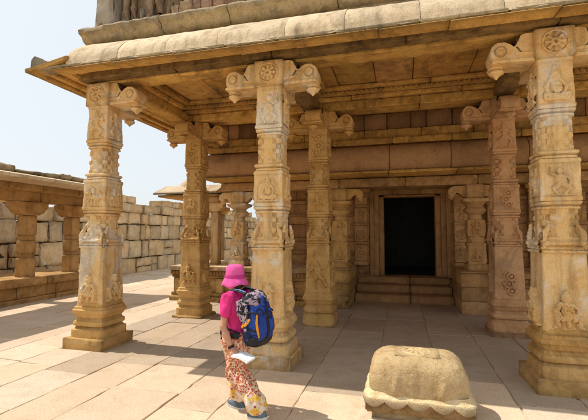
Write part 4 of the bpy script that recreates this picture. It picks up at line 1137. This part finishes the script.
# ------------------------------------------------------------------ backpack
bp = thing('backpack', 'blue and black backpack with mauve panels and orange trim worn by the walking woman', 'backpack', P0, PR)
mb = MB()
rings(mb, [(0, -.27, .76, .10, .08), (0, -.275, .78, .15, .12), (0, -.28, .84, .17, .15), (0, -.285, .92, .178, .165), (0, -.28, 1.02, .175, .16), (0, -.27, 1.12, .165, .145), (0, -.255, 1.20, .15, .12), (0, -.245, 1.25, .12, .09), (0, -.24, 1.27, .06, .05)], 40, power=3.2)
o = mb.build('main_bag', blue_black, bp); remesh(o, .006, 2, .045, 9, 3)
mb = MB()
rings(mb, [(0, -.275, .742, .09, .07), (0, -.28, .752, .14, .11), (0, -.283, .80, .168, .145), (0, -.285, .845, .176, .157), (0, -.285, .855, .168, .15)], 40, power=3.2)
o = mb.build('base_panel', black, bp); remesh(o, .007, 2, .01, 14, 4)
# lid
mb = MB()
rings(mb, [(0, -.235, 1.19, .15, .115), (0, -.235, 1.21, .165, .135), (0, -.225, 1.265, .160, .125), (0, -.215, 1.305, .135, .095), (0, -.205, 1.325, .08, .05)], 40, power=2.8)
lid = mb.build('lid', mauve_black, bp); remesh(lid, .006, 2, .035, 12, 5)
# curved side panels (mauve) with orange piping, on both sides
for sg in (-1, 1):
    mb = MB()
    tube(mb, [(sg*.150, -.14, 1.24), (sg*.166, -.17, 1.16), (sg*.174, -.205, 1.07), (sg*.176, -.25, .99)], [(.07, .018), (.085, .024), (.085, .024), (.06, .018)], 16, up=(sg, 0, 0))
    side = mb.build('side_panel', mauve_black, bp); remesh(side, .006, 2, .012, 20, 6)
    mb = MB()
    for a, b, e, h in (((sg*.176, -.155, 1.215), (sg*.19, -.205, 1.13), .012, 0), ((sg*.184, -.20, 1.19), (sg*.192, -.24, 1.08), .010, 0), ((sg*.180, -.13, 1.13), (sg*.192, -.185, 1.04), .010, 0)):
        tube(mb, [a, tuple((p+q)/2 for p, q in zip(a, b)), b], [e]*3, 8)
    mb.build('side_lacing', black, side)
    mb = MB()
    tube(mb, [(sg*.165, -.155, .955), (sg*.181, -.20, .965), (sg*.188, -.25, .995), (sg*.180, -.315, 1.05)], [(.016, .008), (.022, .01), (.022, .01), (.012, .008)], 12, up=(sg, 0, 0))
    mb.build('piping', orange, side)
    mb = MB()
    tube(mb, [(sg*.13, -.39, 1.10), (sg*.155, -.405, 1.02), (sg*.155, -.425, .94), (sg*.135, -.43, .86)], [(.010, .006), (.02, .008), (.02, .008), (.01, .006)], 12, up=(0, -1, 0))
    mb.build('rear_piping', orange, bp)
mb = MB()
rings(mb, [(0, -.40, .83, .085, .02), (0, -.41, .85, .115, .04), (0, -.415, .95, .12, .05), (0, -.40, 1.06, .11, .045), (0, -.385, 1.12, .08, .025)], 30, power=3)
o = mb.build('front_pocket', blue, bp); remesh(o, .006, 2, .025, 12, 7)
for sg in (-1, 1):
    for z, dz in ((1.12, .0), (.93, -.02)):
        mb = MB(); tube(mb, [(sg*.168, -.16, z+dz), (sg*.186, -.24, z), (sg*.176, -.34, z), (sg*.13, -.425, z-.01)], [(.004, .010)]*4, 8); cs = mb.build('compression_strap', black, bp)
        mb = MB(); rbox(mb, sg*.186-.008, sg*.186+.008, -.265, -.225, z-.016, z+.016, .005, .02, 0, 1, 1); mb.build('buckle', mauve, cs)
mb = MB(); tube(mb, [(-.12, -.418, 1.09), (-.06, -.442, 1.115), (0, -.452, 1.12), (.06, -.442, 1.115), (.12, -.418, 1.09)], [.006]*5, 8); mb.build('zip', black, bp)
mb = MB(); tube(mb, [(0, -.43, 1.17), (.0, -.452, 1.05), (0, -.475, .95), (0, -.462, .86), (0, -.40, .79)], [(.022, .006)]*5, 10, up=(0, -1, 0)); mb.build('rear_strap', black, bp)
for sg in (-1, 1):
    mb = MB(); tube(mb, [(sg*.085, -.155, 1.30), (sg*.095, -.06, 1.325), (sg*.105, .02, 1.325), (sg*.118, .10, 1.275), (sg*.13, .155, 1.17), (sg*.15, .14, 1.04), (sg*.175, .02, .93), (sg*.175, -.13, .88)],
         [(.026, .010)]*5 + [(.018, .006)]*3, 12, up=(0, 0, 1)); mb.build('shoulder_strap', black, bp)
    mb = MB(); tube(mb, [(sg*.088, -.15, 1.318), (sg*.098, -.06, 1.340), (sg*.108, .03, 1.338), (sg*.121, .11, 1.285)], [(.012, .004)]*4, 8); mb.build('strap_webbing', ltblue, bp)
    mb = MB(); tube(mb, [(sg*.165, -.12, .86), (sg*.186, -.02, .865), (sg*.150, .11, .87), (sg*.03, .145, .865)], [(.008, .026)]*2 + [(.007, .02)]*2, 10); mb.build('hip_belt', black, bp)
    mb = MB(); tube(mb, [(sg*.12, .15, .93), (sg*.125, .172, .86), (sg*.12, .168, .79)], [(.008, .012), (.010, .014), (.008, .010)], 8); mb.build('dangling_strap', black, bp)
mb = MB(); tube(mb, [(-.04, -.19, 1.305), (-.035, -.175, 1.335), (0, -.17, 1.345), (.035, -.175, 1.335), (.04, -.19, 1.305)], [.009]*5, 8); mb.build('grab_loop', black, bp)

# ------------------------------------------------------------------ booklet in the hand
for o in bp.children_recursive:
    me = o.data; n = len(me.vertices); P = np.zeros(n*3); me.vertices.foreach_get('co', P); P = P.reshape(-1, 3)
    back = P[:, 1] < -.12
    P[back, 1] = -.12 + (P[back, 1] + .12)*.78; P[back, 0] *= .92; P[back, 2] = 1.3 + (P[back, 2]-1.3)*.96
    me.vertices.foreach_set('co', P.ravel()); me.update()
bk = thing('booklet', 'white folded booklet held in the walking woman\'s lowered hand', 'booklet', P0, PR)
hc_ = Vector(LWR) + LF.normalized()*.095
mb = MB(); V = []
for j, zt in enumerate((0, .010)):
    for a in (0, .25, .5, .75, 1):
        for b in (0, .33, .66, 1):
            V.append((hc_.x - .07 + .125*b, hc_.y + .03 - .215*a, hc_.z - .018 + zt - .03*a + .018*math.sin(a*3.0) + .012*b))
F = [q for q in grid_faces(5, 4)] + [tuple(i+20 for i in q)[::-1] for q in grid_faces(5, 4)]
edge = [0, 1, 2, 3, 7, 11, 15, 19, 18, 17, 16, 12, 8, 4]
for a, b in zip(edge, edge[1:]+edge[:1]): F.append((b, a, a+20, b+20))
mb.add(V, F); mb.build('cover', white, bk, angle=40)
mb = MB(); mb.add([(v[0]*1.0+.004, v[1]-.006, v[2]+.012 if i >= 20 else v[2]+.0102+.0) for i, v in enumerate(V)], F); mb.build('pages', white, bk, angle=40)

# ------------------------------------------------------------------ world, sun, camera
AZ, EL = R(1), R(55.7)            # sun stands to the left (-x) and slightly behind (+y)
w = bpy.data.worlds.new('World'); scene.world = w; w.use_nodes = True
nt = w.node_tree; bg = nt.nodes['Background']
sky = nd(nt, 'ShaderNodeTexSky', sky_type='NISHITA', sun_disc=False)
sky.sun_elevation = EL; sky.sun_rotation = math.atan2(-math.cos(AZ), math.sin(AZ)); sky.air_density = 1.0; sky.dust_density = 3.0; sky.ozone_density = 1.0
hz = mix(nt, sky.outputs[0], (7.0, 7.4, 7.6), .75)      # thin bright haze over the blue
nt.links.new(hz, bg.inputs[0]); bg.inputs[1].default_value = .135
ts = Vector((-math.cos(EL)*math.cos(AZ), math.cos(EL)*math.sin(AZ), math.sin(EL)))
sd = bpy.data.lights.new('sun', 'SUN'); sd.energy = 5.0; sd.angle = R(.5); sd.color = (1, .935, .84)
so = bpy.data.objects.new('sun', sd); col.objects.link(so); so.location = ts*30; so.rotation_euler = (-ts).to_track_quat('-Z', 'Y').to_euler()

cd = bpy.data.cameras.new('camera'); co = bpy.data.objects.new('camera', cd); col.objects.link(co)
cd.sensor_width = 36; cd.lens = 36*394/588; cd.clip_end = 6000; cd.clip_start = .05
co.location = (0, 0, 1.94); co.rotation_euler = (R(90+3.49), 0, R(15.3))
scene.camera = co
scene.view_settings.view_transform = 'Standard'; scene.view_settings.look = 'None'; scene.view_settings.exposure = 0; scene.view_settings.gamma = 1
scene.cycles.diffuse_bounces = 7; scene.cycles.max_bounces = 8; scene.cycles.use_denoising = True
